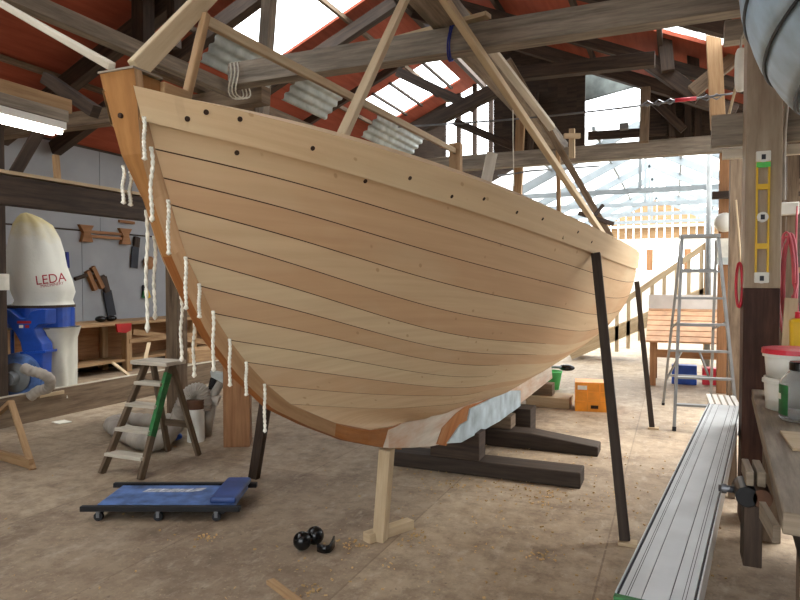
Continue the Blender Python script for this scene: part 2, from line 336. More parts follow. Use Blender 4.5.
HULL = [
[(-2162,55,2192),(-2152,55,2163),(-2141,55,2133),(-2131,55,2104),(-2121,55,2077),(-2112,55,2050),(-2102,55,2022),(-2091,55,1993),(-2080,55,1964),(-2069,55,1936),(-2058,55,1908),(-2046,55,1880),(-2035,55,1853),(-2024,55,1826),(-2014,55,1800),(-2003,55,1773),(-1990,55,1743),(-1976,55,1712),(-1961,55,1682),(-1941,55,1650),(-1919,55,1618),(-1898,55,1586),(-1878,55,1554),(-1857,55,1521),(-1836,55,1489),(-1805,55,1454),(-1774,55,1419),(-1742,55,1384),(-1709,55,1353),(-1675,55,1322),(-1641,55,1290),(-1595,55,1254),(-1549,55,1217),(-1503,55,1181),(-1446,55,1145),(-1390,55,1109),(-1334,55,1073),(-945,55,913),(-544,55,791),(-127,55,735)],
[(-1750,302,2165),(-1731,295,2131),(-1712,289,2098),(-1692,282,2065),(-1675,277,2034),(-1657,271,2003),(-1639,265,1972),(-1619,259,1938),(-1598,253,1904),(-1577,247,1869),(-1555,241,1834),(-1534,235,1798),(-1512,229,1763),(-1490,223,1727),(-1466,217,1691),(-1443,211,1655),(-1415,206,1619),(-1386,200,1583),(-1358,195,1547),(-1333,190,1514),(-1307,185,1481),(-1280,180,1449),(-1250,175,1417),(-1220,170,1386),(-1189,166,1354),(-1151,160,1319),(-1112,155,1283),(-1071,150,1248),(-1030,145,1213),(-988,140,1178),(-944,135,1144),(-891,130,1107),(-839,125,1071),(-780,120,1034),(-697,114,993),(-615,108,952),(-530,102,911),(117,75,715),(150,45,520),(150,55,709)],
[(-1200,573,2112),(-1171,561,2073),(-1142,548,2034),(-1113,536,1996),(-1087,524,1960),(-1060,513,1924),(-1033,501,1888),(-1002,489,1847),(-971,476,1807),(-940,464,1766),(-907,450,1723),(-874,437,1680),(-840,424,1637),(-803,410,1592),(-764,396,1547),(-725,382,1502),(-689,369,1460),(-653,357,1418),(-612,344,1377),(-580,333,1343),(-547,323,1310),(-511,313,1276),(-479,303,1245),(-445,293,1214),(-411,284,1183),(-373,273,1150),(-336,263,1117),(-295,252,1084),(-255,242,1052),(-214,232,1020),(-166,222,988),(-122,212,960),(-78,203,933),(-33,194,905),(18,184,874),(69,173,843),(120,162,812),(311,130,727),(500,91,643),(500,55,677)],
[(-400,845,2041),(-366,829,1997),(-332,813,1954),(-299,796,1911),(-268,780,1871),(-237,764,1832),(-205,748,1792),(-170,729,1748),(-135,710,1703),(-101,691,1659),(-63,670,1612),(-25,649,1564),(14,627,1517),(55,604,1468),(96,581,1419),(136,557,1370),(174,536,1326),(213,513,1282),(252,491,1238),(283,473,1204),(313,456,1171),(344,438,1137),(373,421,1107),(401,404,1076),(431,387,1046),(461,369,1015),(492,351,984),(524,332,953),(558,314,923),(591,295,893),(625,276,864),(651,261,841),(677,246,818),(703,230,796),(731,212,771),(761,193,747),(792,174,723),(847,140,686),(914,101,653),(950,55,635)],
[(700,1071,1962),(727,1056,1915),(754,1039,1868),(781,1022,1822),(806,1006,1779),(830,988,1737),(855,970,1695),(882,949,1649),(908,927,1602),(935,903,1557),(963,878,1508),(992,851,1459),(1019,823,1412),(1048,793,1362),(1076,762,1313),(1104,729,1265),(1129,699,1222),(1154,669,1179),(1179,637,1137),(1197,612,1105),(1215,587,1074),(1234,561,1042),(1250,538,1014),(1266,513,986),(1282,489,958),(1299,463,930),(1315,436,902),(1331,410,874),(1346,383,848),(1362,356,822),(1376,329,796),(1388,308,776),(1399,286,757),(1410,264,738),(1423,239,717),(1435,214,696),(1446,188,676),(1465,145,643),(1483,101,612),(1500,55,583)],
[(2000,1202,1910),(2011,1191,1858),(2022,1179,1807),(2033,1164,1756),(2043,1150,1709),(2053,1134,1663),(2062,1116,1618),(2073,1095,1567),(2084,1072,1517),(2094,1048,1468),(2106,1019,1417),(2116,989,1366),(2127,957,1316),(2138,921,1265),(2149,884,1216),(2159,846,1167),(2168,809,1124),(2177,771,1083),(2186,733,1042),(2192,702,1011),(2199,671,981),(2205,640,951),(2211,610,925),(2217,581,898),(2222,551,872),(2228,519,846),(2233,487,820),(2239,455,794),(2244,424,770),(2249,392,745),(2254,360,721),(2258,335,703),(2262,310,685),(2266,284,666),(2271,256,646),(2275,227,626),(2279,198,606),(2286,151,573),(2293,103,541),(2300,55,509)],
[(3500,1216,1910),(3504,1211,1855),(3508,1204,1801),(3511,1196,1748),(3515,1186,1698),(3518,1174,1649),(3522,1161,1601),(3525,1143,1547),(3529,1123,1494),(3533,1101,1442),(3537,1074,1388),(3540,1044,1334),(3544,1012,1283),(3548,975,1230),(3551,936,1180),(3555,895,1131),(3558,856,1088),(3560,815,1047),(3563,773,1007),(3565,740,977),(3567,707,947),(3569,672,919),(3571,641,893),(3573,609,867),(3575,576,842),(3577,543,817),(3578,508,791),(3580,474,767),(3582,441,743),(3583,407,719),(3585,373,695),(3586,347,677),(3588,320,659),(3589,293,641),(3590,263,621),(3592,234,601),(3593,204,580),(3595,154,547),(3598,105,514),(3600,55,481)],
[(5000,1108,1956),(5000,1109,1901),(5000,1108,1847),(5000,1106,1792),(5000,1102,1742),(5000,1097,1692),(5000,1089,1642),(5000,1079,1587),(5000,1066,1532),(5000,1050,1477),(5000,1029,1420),(5000,1006,1363),(5000,978,1309),(5000,946,1253),(5000,911,1200),(5000,873,1149),(5000,836,1104),(5000,797,1061),(5000,756,1019),(5000,724,988),(5000,692,958),(5000,658,928),(5000,627,902),(5000,596,875),(5000,564,849),(5000,531,823),(5000,498,797),(5000,464,771),(5000,431,746),(5000,398,721),(5000,365,696),(5000,339,677),(5000,313,658),(5000,287,639),(5000,258,618),(5000,229,597),(5000,200,575),(5000,151,540),(5000,103,505),(5000,55,470)],
[(6200,878,1998),(6179,882,1950),(6158,886,1902),(6137,888,1853),(6118,889,1809),(6098,889,1764),(6079,887,1719),(6057,884,1669),(6035,878,1619),(6014,870,1570),(5990,858,1517),(5968,843,1465),(5946,825,1414),(5923,801,1362),(5901,774,1312),(5880,744,1264),(5862,714,1222),(5845,682,1182),(5828,648,1143),(5815,621,1114),(5803,594,1086),(5791,566,1058),(5780,539,1033),(5769,513,1008),(5758,486,984),(5747,458,959),(5737,429,934),(5726,401,909),(5716,373,885),(5705,345,862),(5695,317,838),(5687,295,820),(5679,273,802),(5671,251,783),(5662,226,763),(5653,201,742),(5644,177,722),(5630,136,688),(5615,96,654),(5600,55,620)]
]
# ================================================================== SETTING
# world axes run with the shed: +Y along the boat towards the stern, +X to the right wall
EAVE, RIDGE, RX, LX = 4.04, 6.45, -4.2, -9.7
PM = (RIDGE-EAVE)/(RX-LX)
def roofz(x): return RIDGE-PM*abs(x-RX)
mb = MB(); mb.v = [V(p) for p in ((-10, -3, 0), (3, -3, 0), (3, 26, 0), (-10, 26, 0))]; mb.face((0, 1, 2, 3), [(0, 0)]*4)
struct(mb.build('floor', 'dusty_floor', origin=(0, 0, 0)), 'dusty brown workshop floor laid in large sheets', 'floor')
mb = MB(); mb.v = [V(p) for p in ((-60, -40, -.25), (60, -40, -.25), (60, 90, -.25), (-60, 90, -.25))]; mb.face((0, 1, 2, 3), [(0, 0)]*4)
struct(mb.build('ground', 'concrete_grey', origin=(0, 0, -.25)), 'pale ground outside the shed', 'ground')
# left wall: white boards below a longer upper panel
mb = MB(); mb.box(-9.82, -9.72, -3, 15, 0, 4.1)
struct(mb.build('wall_left', 'dark_boards'), 'left side wall of the shed', 'wall')
mb = MB()
for i in range(6): mb.box(-9.72, -9.695, 1+i*2.42, 3.41+i*2.42, .8, 2.50)
struct(mb.build('trim_1', 'white_board'), 'white tool board along the left wall above the bench', 'wall panel')
mb = MB()
for i in range(6): mb.box(-9.72, -9.69, 1.4+i*2.42, 3.81+i*2.42, 2.53, 3.98)
struct(mb.build('trim_2', 'white_board'), 'upper white boarding on the left wall under the eave', 'wall panel')
# roof slopes made as panels round the skylight openings
def roof(name, side, holes, x0, x1, y0, y1, label):
    xs = sorted({x0, x1} | {h[0] for h in holes} | {h[1] for h in holes}); ys = sorted({y0, y1} | {h[2] for h in holes} | {h[3] for h in holes})
    mb = MB()
    for a, b in zip(xs, xs[1:]):
        for c, d in zip(ys, ys[1:]):
            cx, cy = (a+b)/2, (c+d)/2
            if any(h[0] < cx < h[1] and h[2] < cy < h[3] for h in holes): continue
            P = [V((a, c, roofz(a))), V((b, c, roofz(b))), V((b, d, roofz(b))), V((a, d, roofz(a)))]
            i = len(mb.v); off = V((0, 0, .05)); mb.v += P+[p+off for p in P]
            uv = [(p.y, p.x*1.1) for p in P]
            for q in ((0, 1, 2, 3), (4, 5, 6, 7), (0, 1, 5, 4), (1, 2, 6, 5), (2, 3, 7, 6), (3, 0, 4, 7)):
                mb.face(tuple(i+k for k in q), [uv[k % 4] for k in q])
    struct(mb.build(name, 'red_boards'), label, 'roof')
HL = [(-6.45, -4.35, 7.0, 7.45), (-6.45, -4.35, 7.85, 9.55), (-6.3, -4.6, 12.6, 14.3), (-6.5, -4.5, 1.5, 3.4), (-6.5, -4.5, -1.5, 1.0)]  # openings nearest the front are out of view, added to brighten the foreground floor
HR = [(-.45, .5, 7.95, 8.65), (-1.6, .6, -1, .4), (.9, 2.2, 6.2, 7.3), (.9, 2.2, 7.7, 9.5)]
roof('ceiling_left', -1, HL, LX-.1, RX, -3, 15, 'left slope of the red boarded roof with skylights')
roof('ceiling_right', 1, HR, RX, 2.5, -3, 11.3, 'right slope of the red boarded roof')
for k, h in enumerate(HL+HR):
    mb = MB(); z0, z1 = roofz(h[0])+.06, roofz(h[1])+.06
    rows = []; nn = max(8, int((h[3]-h[2])/.019))
    for i in range(nn+1):
        y = h[2]-.05+(h[3]-h[2]+.1)*i/nn; w = .012*math.sin(i*math.pi/2)
        rows.append([(h[0]-.05, y, z0+w), (h[1]+.05, y, z1+w)])
    mb.grid(rows); struct(mb.build('window_%d' % (k+1), 'clear_sheet'), None, None)
# end wall of dark boards, open below towards the bright bay
mb = MB()
def wall_piece(mb, x0, x1, z0, z1f, y=11.25, step=.16):
    x = x0
    while x < x1-.001:
        a = min(x+step, x1)
        za, zb = (z1f(x), z1f(a)) if callable(z1f) else (z1f, z1f)
        mb.prism([(x, y, z0), (a, y, z0), (a, y, zb), (x, y, za)], (0, .03, 0)); x = a
rz = lambda x: roofz(x)+.02
wall_piece(mb, -3.0, -1.42, 3.72, rz); wall_piece(mb, -.55, .78, 3.72, rz); wall_piece(mb, .92, 2.5, 0, rz)
wall_piece(mb, -1.42, -.55, 3.72, 3.8)
struct(mb.build('wall_back', 'dark_boards'), 'dark boarded end wall above the opening', 'wall')
mb = MB(); wall_piece(mb, -9.7, -5.2, 0, rz, 15.0, .2); wall_piece(mb, -5.2, -3.0, 0, 4.4, 15.0, .2); wall_piece(mb, -3.3, -3.0, 4.4, rz, 15.0, .15)
struct(mb.build('wall_far', 'dark_boards'), 'far gable wall of the left aisle', 'wall')
mb = MB(); mb.box(2.42, 2.5, -3, 11.25, 0, .7); mb.box(2.42, 2.5, -3, 4.6, .7, 3.5); mb.box(2.42, 2.5, 4.6, 11.25, 3.3, 3.5)
for y in (6.7, 8.9, 11.1): mb.box(2.42, 2.5, y, y+.12, .7, 3.3)
struct(mb.build('wall_right', 'dark_boards'), 'dark right side wall', 'wall')
mb = MB(); wall_piece(mb, -9.7, -3.2, 0, rz, -3.0, .2); wall_piece(mb, 1.2, 2.5, 0, rz, -3.0, .2); wall_piece(mb, -3.2, 1.2, 2.9, rz, -3.0, .2)  # unseen wall, added to cut the sky light from behind the viewer
struct(mb.build('wall_front', 'dark_boards'), 'unseen front wall of the shed with a wide doorway', 'wall')
# glazed peak in the far gable
for i, x in enumerate((-4.85, -4.45, -4.05, -3.65)):
    timber('gable_stud', 'dark stud in the glazed peak of the far gable, %s from the left' % ('first', 'second', 'third', 'fourth')[i], 'stud', (x, 14.95, 4.3), (x, 14.95, roofz(x)), .1, .1, 'dark_timber', 'studs of the glazed gable peak', struc=True)

# ------------------------------------------------------------------ bright bay beyond
EX, EZ, EM = -.6, 4.5, .5
def extz(x): return EZ-EM*abs(x-EX)
for s, x1 in ((-1, -4.6), (1, 3.6)):
    mb = MB(); rows = []; nn = 220
    for i in range(nn+1):
        y = 11.3+13*i/nn; w = .012*math.sin(i*math.pi/2); rows.append([(EX, y, EZ+.12+w), (x1, y, extz(x1)+.12+w)])
    mb.grid(rows); struct(mb.build('ceiling_bay_'+('left' if s < 0 else 'right'), 'opal_sheet'), 'opal sheet roof of the bright bay, %s slope' % ('left' if s < 0 else 'right'), 'roof')
for k, y in enumerate((12.6, 14.8, 17.0, 19.2, 21.4, 23.6)):
    o = thing('roof_frame', 'white roof frame of the bright bay, number %s from the opening' % ('one', 'two', 'three', 'four', 'five', 'six')[k], 'roof frame', (EX, y, extz(3.4)), 0, 'roof frames of the bright bay')
    o['kind'] = 'structure'
    for x1 in (-4.5, 3.5): MB().bar((EX, y, EZ), (x1, y, extz(x1)), .07, .16).build('rafter', 'bay_grey', o)
    if y < 20:
        MB().bar((-3.0, y, extz(-3.0)-.02), (1.8, y, extz(1.8)-.02), .05, .09).build('tie', 'bay_grey', o)
        MB().bar((EX, y, extz(1.8)), (EX, y, EZ), .06, .06).build('king_post', 'bay_grey', o)
mb = MB()
for x1 in (-4.0, -3.1, -2.2, -1.3, .1, 1.0, 1.9, 2.8): mb.bar((x1, 11.4, extz(x1)+.07), (x1, 24.2, extz(x1)+.07), .05, .06)
struct(mb.build('trim_3', 'bay_grey'), 'white purlins under the opal roof of the bright bay', 'purlins')
# far gable: studs and boards above a mezzanine, openings below
mb = MB(); x = -4.4
while x < 3.4:
    mb.prism([(x, 24.2, 3.12), (x+.22, 24.2, 3.12), (x+.22, 24.2, extz(x+.22)), (x, 24.2, extz(x))], (0, .04, 0)); x += .255
struct(mb.build('wall_gable', 'honey_timber'), 'slatted pale timber gable at the end of the bright bay', 'wall')
mb = MB(); mb.box(-4.5, 3.5, 24.0, 24.3, 2.72, 3.1); mb.box(-4.5, 3.5, 23.9, 24.3, 3.5, 3.58); struct(mb.build('trim_4', 'shed_white'), 'white floor edge and rail of the mezzanine', 'trim')
mb = MB(); mb.box(-4.5, 3.5, 24.25, 24.35, 0, 2.0); struct(mb.build('wall_end', 'shed_white'), 'white lower wall at the end of the bright bay', 'wall')
for i, x in enumerate((-3.2, -2.0, -.8, .4, 1.6, 2.8)):
    timber('mezzanine_post', 'orange timber post under the mezzanine, %s from the left' % ('first', 'second', 'third', 'fourth', 'fifth', 'sixth')[i], 'post', (x, 23.9, 2.0), (x, 23.9, 2.72), .22, .14, 'orange_timber', 'mezzanine posts', struc=True)
mb = MB(); mb.box(3.5, 3.58, 11.3, 24.3, 0, 2.6); struct(mb.build('wall_bay', 'shed_white'), 'white right wall of the bright bay', 'wall')
mb = MB(); mb.box(-4.7, -4.6, 11.3, 24.3, 0, 2.6); struct(mb.build('wall_bay_left', 'shed_white'), 'white left wall of the bright bay', 'wall')

# stairs with handrail in the bright bay
YS = 13.5
st = thing('staircase', 'timber staircase with balusters and sloping handrail in the bright bay', 'stairs', (-1.2, YS, 0))
r0, r1 = AY(600, 318, YS), AY(708, 244, YS); st0, st1 = AY(606, 356, YS), AY(712, 275, YS)
MB().bar(r0, r1, .06, .11).build('handrail', 'pale_timber', st, bevel=.005)
MB().bar((r0.x-.6, YS, .12), (r1.x, YS, r1.z-.95), .05, .26).build('stringer', 'pale_timber', st)
MB().bar((r0.x-.6, YS+.9, .12), (r1.x, YS+.9, r1.z-.95), .05, .26).build('stringer', 'pale_timber', st)
for i in range(9):
    t = (i+.5)/9; p = r0.lerp(r1, t)
    MB().bar((p.x, YS, max(.2, p.z-1.0)), (p.x, YS, p.z), .07, .05).build('baluster', 'pale_timber', st)
for i in range(8):
    t = (i+.5)/8; x = r0.x-.6+(r1.x-r0.x+.6)*t; z = .12+(r1.z-1.07)*t
    MB().box(x-.12, x+.12, YS+.03, YS+.87, z, z+.04).build('tread', 'pale_timber', st)
MB().bar((r1.x, YS, 0), (r1.x, YS, r1.z+.02), .12, .12).build('newel_post', 'honey_timber', st)
pc = AY(709, 200, 12.4)
tag(MB().cyl((pc.x, 12.4, 0), (pc.x, 12.4, extz(pc.x)), .045).build('steel_post', 'aluminium_dull', smooth=True), 'slim grey steel post standing by the foot of the stairs', 'post')
# sloping plank table in the bay
a = D(646, 339, 9.9); dirx = V((1, 0, 0)); dy = V((0, 1, 0))
tb = thing('sloping_table', 'wooden table with a sloping planked top behind the stepladder', 'table', (a+dirx*.6+dy*.4)*1)
ROOT[tb] = Matrix.Translation(tb.location); tb.location.z = 0; ROOT[tb] = Matrix.Translation(tb.location)
for i in range(7):
    p = a+dy*(.02+i*.155)+V((0, 0, .072*i)); MB().bar(p-dirx*0+V((0, 0, 0)), p+dirx*1.27,   .157, .03, (dy*-.42+V((0, 0, 1))).normalized()).build('top_plank', 'ply_deck', tb, bevel=.003)
for s, k in ((.1, 0), (1.17, 0), (.1, .85), (1.17, .85)):
    p = a+dirx*s+dy*(k+.06); MB().bar((p.x, p.y, 0), (p.x, p.y, a.z-.02+k*.46), .09, .09).build('leg', 'orange_timber', tb)
p = a+dirx*.1+dy*.05; q = a+dirx*1.17+dy*.05
MB().bar((p.x, p.y, .5), (q.x, q.y, .5), .05, .12).build('rail', 'orange_timber', tb)
p = a+dy*.95; MB().bar(p+V((0, 0, .52)), p+dirx*1.27+V((0, 0, .52)), .04, .3).build('back_board', 'shed_white', tb)
pb = a+dirx*.55+dy*.4
bk = MB().box(pb.x-.18, pb.x+.18, pb.y-.1, pb.y+.1, 0, .3).build('storage_box', 'blue_paint', bevel=.01); tag(bk, 'small blue box on the floor under the sloping table', 'box')
bk = MB().box(pb.x+.26, pb.x+.5, pb.y-.0, pb.y+.24, 0, .26).build('storage_box', 'red_plastic', bevel=.01); tag(bk, 'small red box on the floor under the sloping table', 'box')

# ================================================================== BOAT
X0, Y0 = -1.576, 3.676
SUB = 3
H_ = np.array(HULL, float)/1000.0                     # stations x rows x (s, y, z)
def spline_mat(n, m):
    A = np.zeros((n, n)); B = np.zeros((n, n)); A[0, 0] = A[-1, -1] = 1
    for i in range(1, n-1): A[i, i-1] = A[i, i+1] = 1; A[i, i] = 4; B[i, i-1] = B[i, i+1] = 6; B[i, i] = -12
    M2 = np.linalg.solve(A, B); E = np.zeros((m, n)); I = np.eye(n)
    for j, x in enumerate(np.linspace(0, n-1, m)):
        i = min(int(x), n-2); t = x-i
        E[j] = (1-t)*I[i]+t*I[i+1]+((1-t)**3-(1-t))/6*M2[i]+(t**3-t)/6*M2[i+1]
    return E
NU = 150
S = np.einsum('mn,nvc->mvc', spline_mat(len(H_), NU), H_); S[..., 1] = np.maximum(S[..., 1], .05)
_rs = np.array([-1.503, -1.334, -1.08, -.832, -.605, -.3, -.1, 1, 2.5, 5.05, 5.6]); _rz = np.array([1.181, 1.073, .967, .868, .799, .745, .735, .635, .50, .48, .62])
zc_ = np.interp(S[..., 0], _rs, _rz, left=0); S[..., 2] = np.where(S[..., 0] > -1.5, np.maximum(S[..., 2], zc_), S[..., 2])
du = np.gradient(S, axis=0); dv = np.gradient(S, axis=1); NR = np.cross(du, dv); NR /= np.linalg.norm(NR, axis=2, keepdims=True)+1e-9
if NR[NU//2, 5, 1] < 0: NR = -NR
NR[0] = NR[1]
def W(p, side=1): return V((X0+side*p[1], Y0+p[0], p[2]))
arc = np.concatenate([[0], np.cumsum(np.linalg.norm(np.diff(S[:, 18], axis=0), axis=1))])
gir = np.concatenate([np.zeros((NU, 1)), np.cumsum(np.linalg.norm(np.diff(S, axis=1), axis=2), axis=1)], 1)
boat = thing('wooden_boat', 'bare planked wooden sailing boat hull on blocks under construction', 'boat', (X0, Y0+1, 0))
NS = (S.shape[1]-1)//SUB
tints = [.7, .42, .25, .15, .62, .12, .85, .2, .8, .95, .25, .7, .45]
while len(tints) < NS: tints.append(.5)
def planking(side):
    mb = MB(); g = .0024; prev = None
    for k in range(NS):
        r = [S[:, k*SUB+a].copy() for a in range(SUB+1)]
        e0 = r[1]-r[0]; e0 /= np.linalg.norm(e0, axis=1, keepdims=True)+1e-9
        e1 = r[-2]-r[-1]; e1 /= np.linalg.norm(e1, axis=1, keepdims=True)+1e-9
        w = np.minimum(g, .1*np.linalg.norm(r[-1]-r[0], axis=1))[:, None]
        # lower seams are filled and faired towards the stern
        u = np.arange(NU)/NU
        fill0 = 1-np.clip((u-(.47 if k < 8 else .37))*10, 0, .96) if k > 5 else np.ones(NU)
        fill1 = 1-np.clip((u-(.47 if k+1 < 8 else .37))*10, 0, .96) if k+1 > 5 else np.ones(NU)
        r[0] = r[0]+e0*w*fill0[:, None]; r[-1] = r[-1]+e1*w*fill1[:, None]
        ff = fill0
        if prev is not None:
            gv = S[:, k*SUB]-NR[:, k*SUB]*(.007*fill0[:, None])
            rows = [prev, gv, r[0]]
            mb.mat = 1; n0 = len(mb.f)
            mb.grid([[W(p, side) for p in rr] for rr in rows])
            mb.tint += [tints[k]]*(len(mb.f)-n0)
            for q in range(n0, len(mb.f)):
                if fill0[(q-n0) % (NU-1)] < .5: mb.mi[q] = 0
            mb.mat = 0
        n0 = len(mb.f)
        uvs = [[(arc[i]+k*7.3, gir[i, k*SUB+a]+k*3.1) for i in range(NU)] for a in range(SUB+1)]
        mb.grid([[W(p, side) for p in rr] for rr in r], uvs)
        mb.tint += [tints[k]]*(len(mb.f)-n0)
        prev = r[-1]
    return mb.build('hull_planking', ['hull_planking', 'dark_seam'], boat, smooth=True)
planking(1); planking(-1)
# inner skin and gunwale, so the open hull reads as a shell from the side
for side in (1, -1):
    I = S-NR*.05; I[..., 1] = np.maximum(I[..., 1], .02)
    mb = MB(); mb.grid([[W(I[i, a], side) for i in range(3, NU)] for a in range(0, 25, 3)]); o = mb.build('inner_lining', 'orange_timber', boat, smooth=True)
def sheer(side):
    mb = MB(); t = .02
    rows = []
    for off, aa in ((0.0, 0), (t, 0), (t, 1), (t, 2), (t, 3), (0.0, 3)):
        rows.append([W(S[i, aa]+NR[i, aa]*off*min(1, .35+i/6)+np.array([0, 0, .004 if aa == 0 else (-.006 if aa == 3 else 0)])-np.array([.032*max(0, 1-i/5), -.004*max(0, 1-i/5), 0]), side) for i in range(NU)])
    top = [W(S[i, 0]-NR[i, 0]*.055+np.array([0, 0, .004]), side) for i in range(NU)]
    for p in top:
        if side*(p.x-X0) < .02: p.x = X0+side*.02
    rows = [top]+rows
    mb.grid(rows, [[(arc[i]+90, .07*a) for i in range(NU)] for a in range(len(rows))]); mb.tint = [.62]*len(mb.f)
    i = len(mb.v)
    return mb.build('sheer_strake', 'hull_planking', boat)
sheer(1); sheer(-1)
# transom
mb = MB(); e = [W(S[-1, a], 1) for a in range(S.shape[1])]; f = [W(S[-1, a], -1) for a in range(S.shape[1])]
mb.grid([e, f]); mb.build('transom', 'stem_side_timber', boat)
# deck beams across the open hull
for s_ in (.3, 1.2, 2.2, 3.2, 4.2):
    i = int(np.argmin(abs(S[:, 0, 0]-s_))); hb = S[i, 0, 1]-.04; z = S[i, 0, 2]-.09
    MB().bar((X0-hb, Y0+S[i, 0, 0], z), (X0+hb, Y0+S[i, 0, 0], z), .06, .08).build('deck_beam', 'pale_timber', boat)
# stem
rab = [(-2.172, 2.245), (-2.162, 2.20), (-2.131, 2.104), (-2.103, 2.022), (-2.069, 1.936), (-2.035, 1.853), (-2.003, 1.773), (-1.962, 1.681), (-1.898, 1.586), (-1.836, 1.489), (-1.742, 1.384), (-1.641, 1.29), (-1.503, 1.181), (-1.334, 1.073), (-1.08, .967), (-.832, .868), (-.605, .799), (-.3, .745), (-.1, .73)]
outp = [(-2.20, 2.245), (-2.147, 2.0), (-2.086, 1.883), (-2.009, 1.708), (-1.907, 1.537), (-1.815, 1.406), (-1.645, 1.236), (-1.414, 1.064), (-1.138, .935), (-.751, .776), (-.286, .628), (-.02, .552)]
def resample(p, n):
    p = np.array(p); t = np.concatenate([[0], np.cumsum(np.hypot(*np.diff(p, axis=0).T))]); q = np.linspace(0, t[-1], n)
    return np.stack([np.interp(q, t, p[:, 0]), np.interp(q, t, p[:, 1])], 1)
NP = 60
R_, O_ = resample(rab, NP), resample(outp, NP)
def stem_part(name, mat, i0, i1, blockhead=True):
    rows = []
    for i in range(i0, i1):
        z = O_[i, 1]; wf = .02+.05*float(np.clip((z-1.86)/.36, 0, 1)); wr = .056+.016*float(np.clip((z-2.1)/.14, 0, 1))
        rr = R_[i]; oo = O_[i]; inn = rr+(rr-oo)/np.linalg.norm(rr-oo)*.05
        rows.append([(X0-.03, Y0+inn[0], inn[1]), (X0-wr, Y0+rr[0], rr[1]), (X0-wf, Y0+oo[0], oo[1]), (X0+wf, Y0+oo[0], oo[1]), (X0+wr, Y0+rr[0], rr[1]), (X0+.03, Y0+inn[0], inn[1])])
    mb = MB(); n = len(rows); uvs = [[(i*.07, c*.13) for c in range(7)] for i in range(n)]
    uvr = [u[:6] for u in uvs]
    mb.grid(rows, uvr, closed=False)
    for q in range(len(mb.f)):
        c = q % 5
        if c == 2: mb.mi[q] = 1
    i = 0; mb.face((5, 4, 3, 2, 1, 0), [(0, 0)]*6); b0 = (n-1)*6; mb.face(tuple(b0+k for k in range(6)), [(0, 0)]*6)
    return mb.build(name, mat, boat)
stem_part('stem', ['stem_side_timber', 'stem_timber'], 0, 13)
stem_part('cutwater', ['stem_side_timber', 'stem_edge_timber'], 12, 42)
stem_part('forefoot', ['forefoot_timber', 'stem_edge_timber'], 41, NP)
MB().box(X0-.06, X0+.06, Y0-2.165, Y0-2.08, 2.10, 2.243).build('stem_head', 'stem_timber', boat, bevel=.004)
pp = AY(117, 97, Y0-2.185); MB().cyl((X0-.012, Y0-2.180, 2.117), (X0-.012, Y0-2.16, 2.117), .008).build('bolt_hole', 'dark_hole', boat)
MB().bar((X0, Y0-2.085, 2.248), (X0, Y0-2.206, 2.248), .146, .006).build('stem_cap', 'grey_timber', boat)
MB().box(X0-.055, X0+.075, Y0-2.08, Y0-1.96, 2.17, 2.24).build('breasthook', 'honey_timber', boat, bevel=.004)
# keel and ballast
kt = [(-.3, .74), (-.1, .735), (1, .635), (2.5, .50), (5.05, .48)]; kb = [(5.15, .285), (3.1, .285), (2.2, .30), (1.03, .372), (.4, .475), (.04, .552), (-.30, .632)]
K = lambda s, z, y=0: (X0+y, Y0+s, z)
MB().prism([K(s, z, -.06) for s, z in kt+kb], (.12, 0, 0)).build('keel', 'keel_timber', boat, bevel=.006)
bal = [(.70, .428), (1.0, .502), (1.2, .494), (1.26, .58), (2.5, .528), (3.1, .44), (3.1, .272), (2.2, .286), (1.03, .358)]
MB().prism([K(s, z, -.078) for s, z in bal], (.156, 0, 0)).build('ballast_keel', 'lead', boat, bevel=.006)
MB().prism([K(s, z, -.066) for s, z in [(.50, .47), (.62, .56), (.9, .60), (1.15, .615), (1.6, .575), (2.3, .545), (2.3, .50), (1.26, .55), (1.2, .48), (1.0, .48), (.7, .41)]], (.132, 0, 0)).build('bare_wood_strip', 'forefoot_timber', boat, bevel=.003)
# bung holes found on the hull surface
P2 = np.array([[proj(W(S[i, a])) for a in range(S.shape[1])] for i in range(NU)])
def onhull(px, py):
    d = (P2[..., 0]-px)**2+(P2[..., 1]-py)**2; d[:, 0] += 0
    i, a = np.unravel_index(int(np.argmin(d)), d.shape)
    i = min(max(i, 1), NU-2); a = min(max(a, 1), S.shape[1]-2); best = S[i, a]; bd = 1e9
    for fi in np.linspace(-1, 1, 21):
        for fa in np.linspace(-1, 1, 21):
            p = S[i, a]+(S[i+1, a]-S[i, a])*max(fi, 0)+(S[i, a]-S[i-1, a])*min(fi, 0)+(S[i, a+1]-S[i, a])*max(fa, 0)+(S[i, a]-S[i, a-1])*min(fa, 0)
            x, y = proj(W(p)); e = (x-px)**2+(y-py)**2
            if e < bd: bd = e; best = p
    return best, NR[i, a], a
for px, py in [(185, 118), (204, 112), (238, 118), (310, 147), (237, 153), (365, 181), (407, 176), (449, 194), (481, 197), (514, 211), (540, 217), (575, 231), (589, 241)]:
    p, n, a = onhull(px, py); off = .021 if a <= 3 else .001
    c0 = W(p+n*(off-.004)); c1 = W(p+n*(off+.0012)); MB().cyl(c0, c1, .009, n=12).build('bung_hole', 'dark_hole', boat)

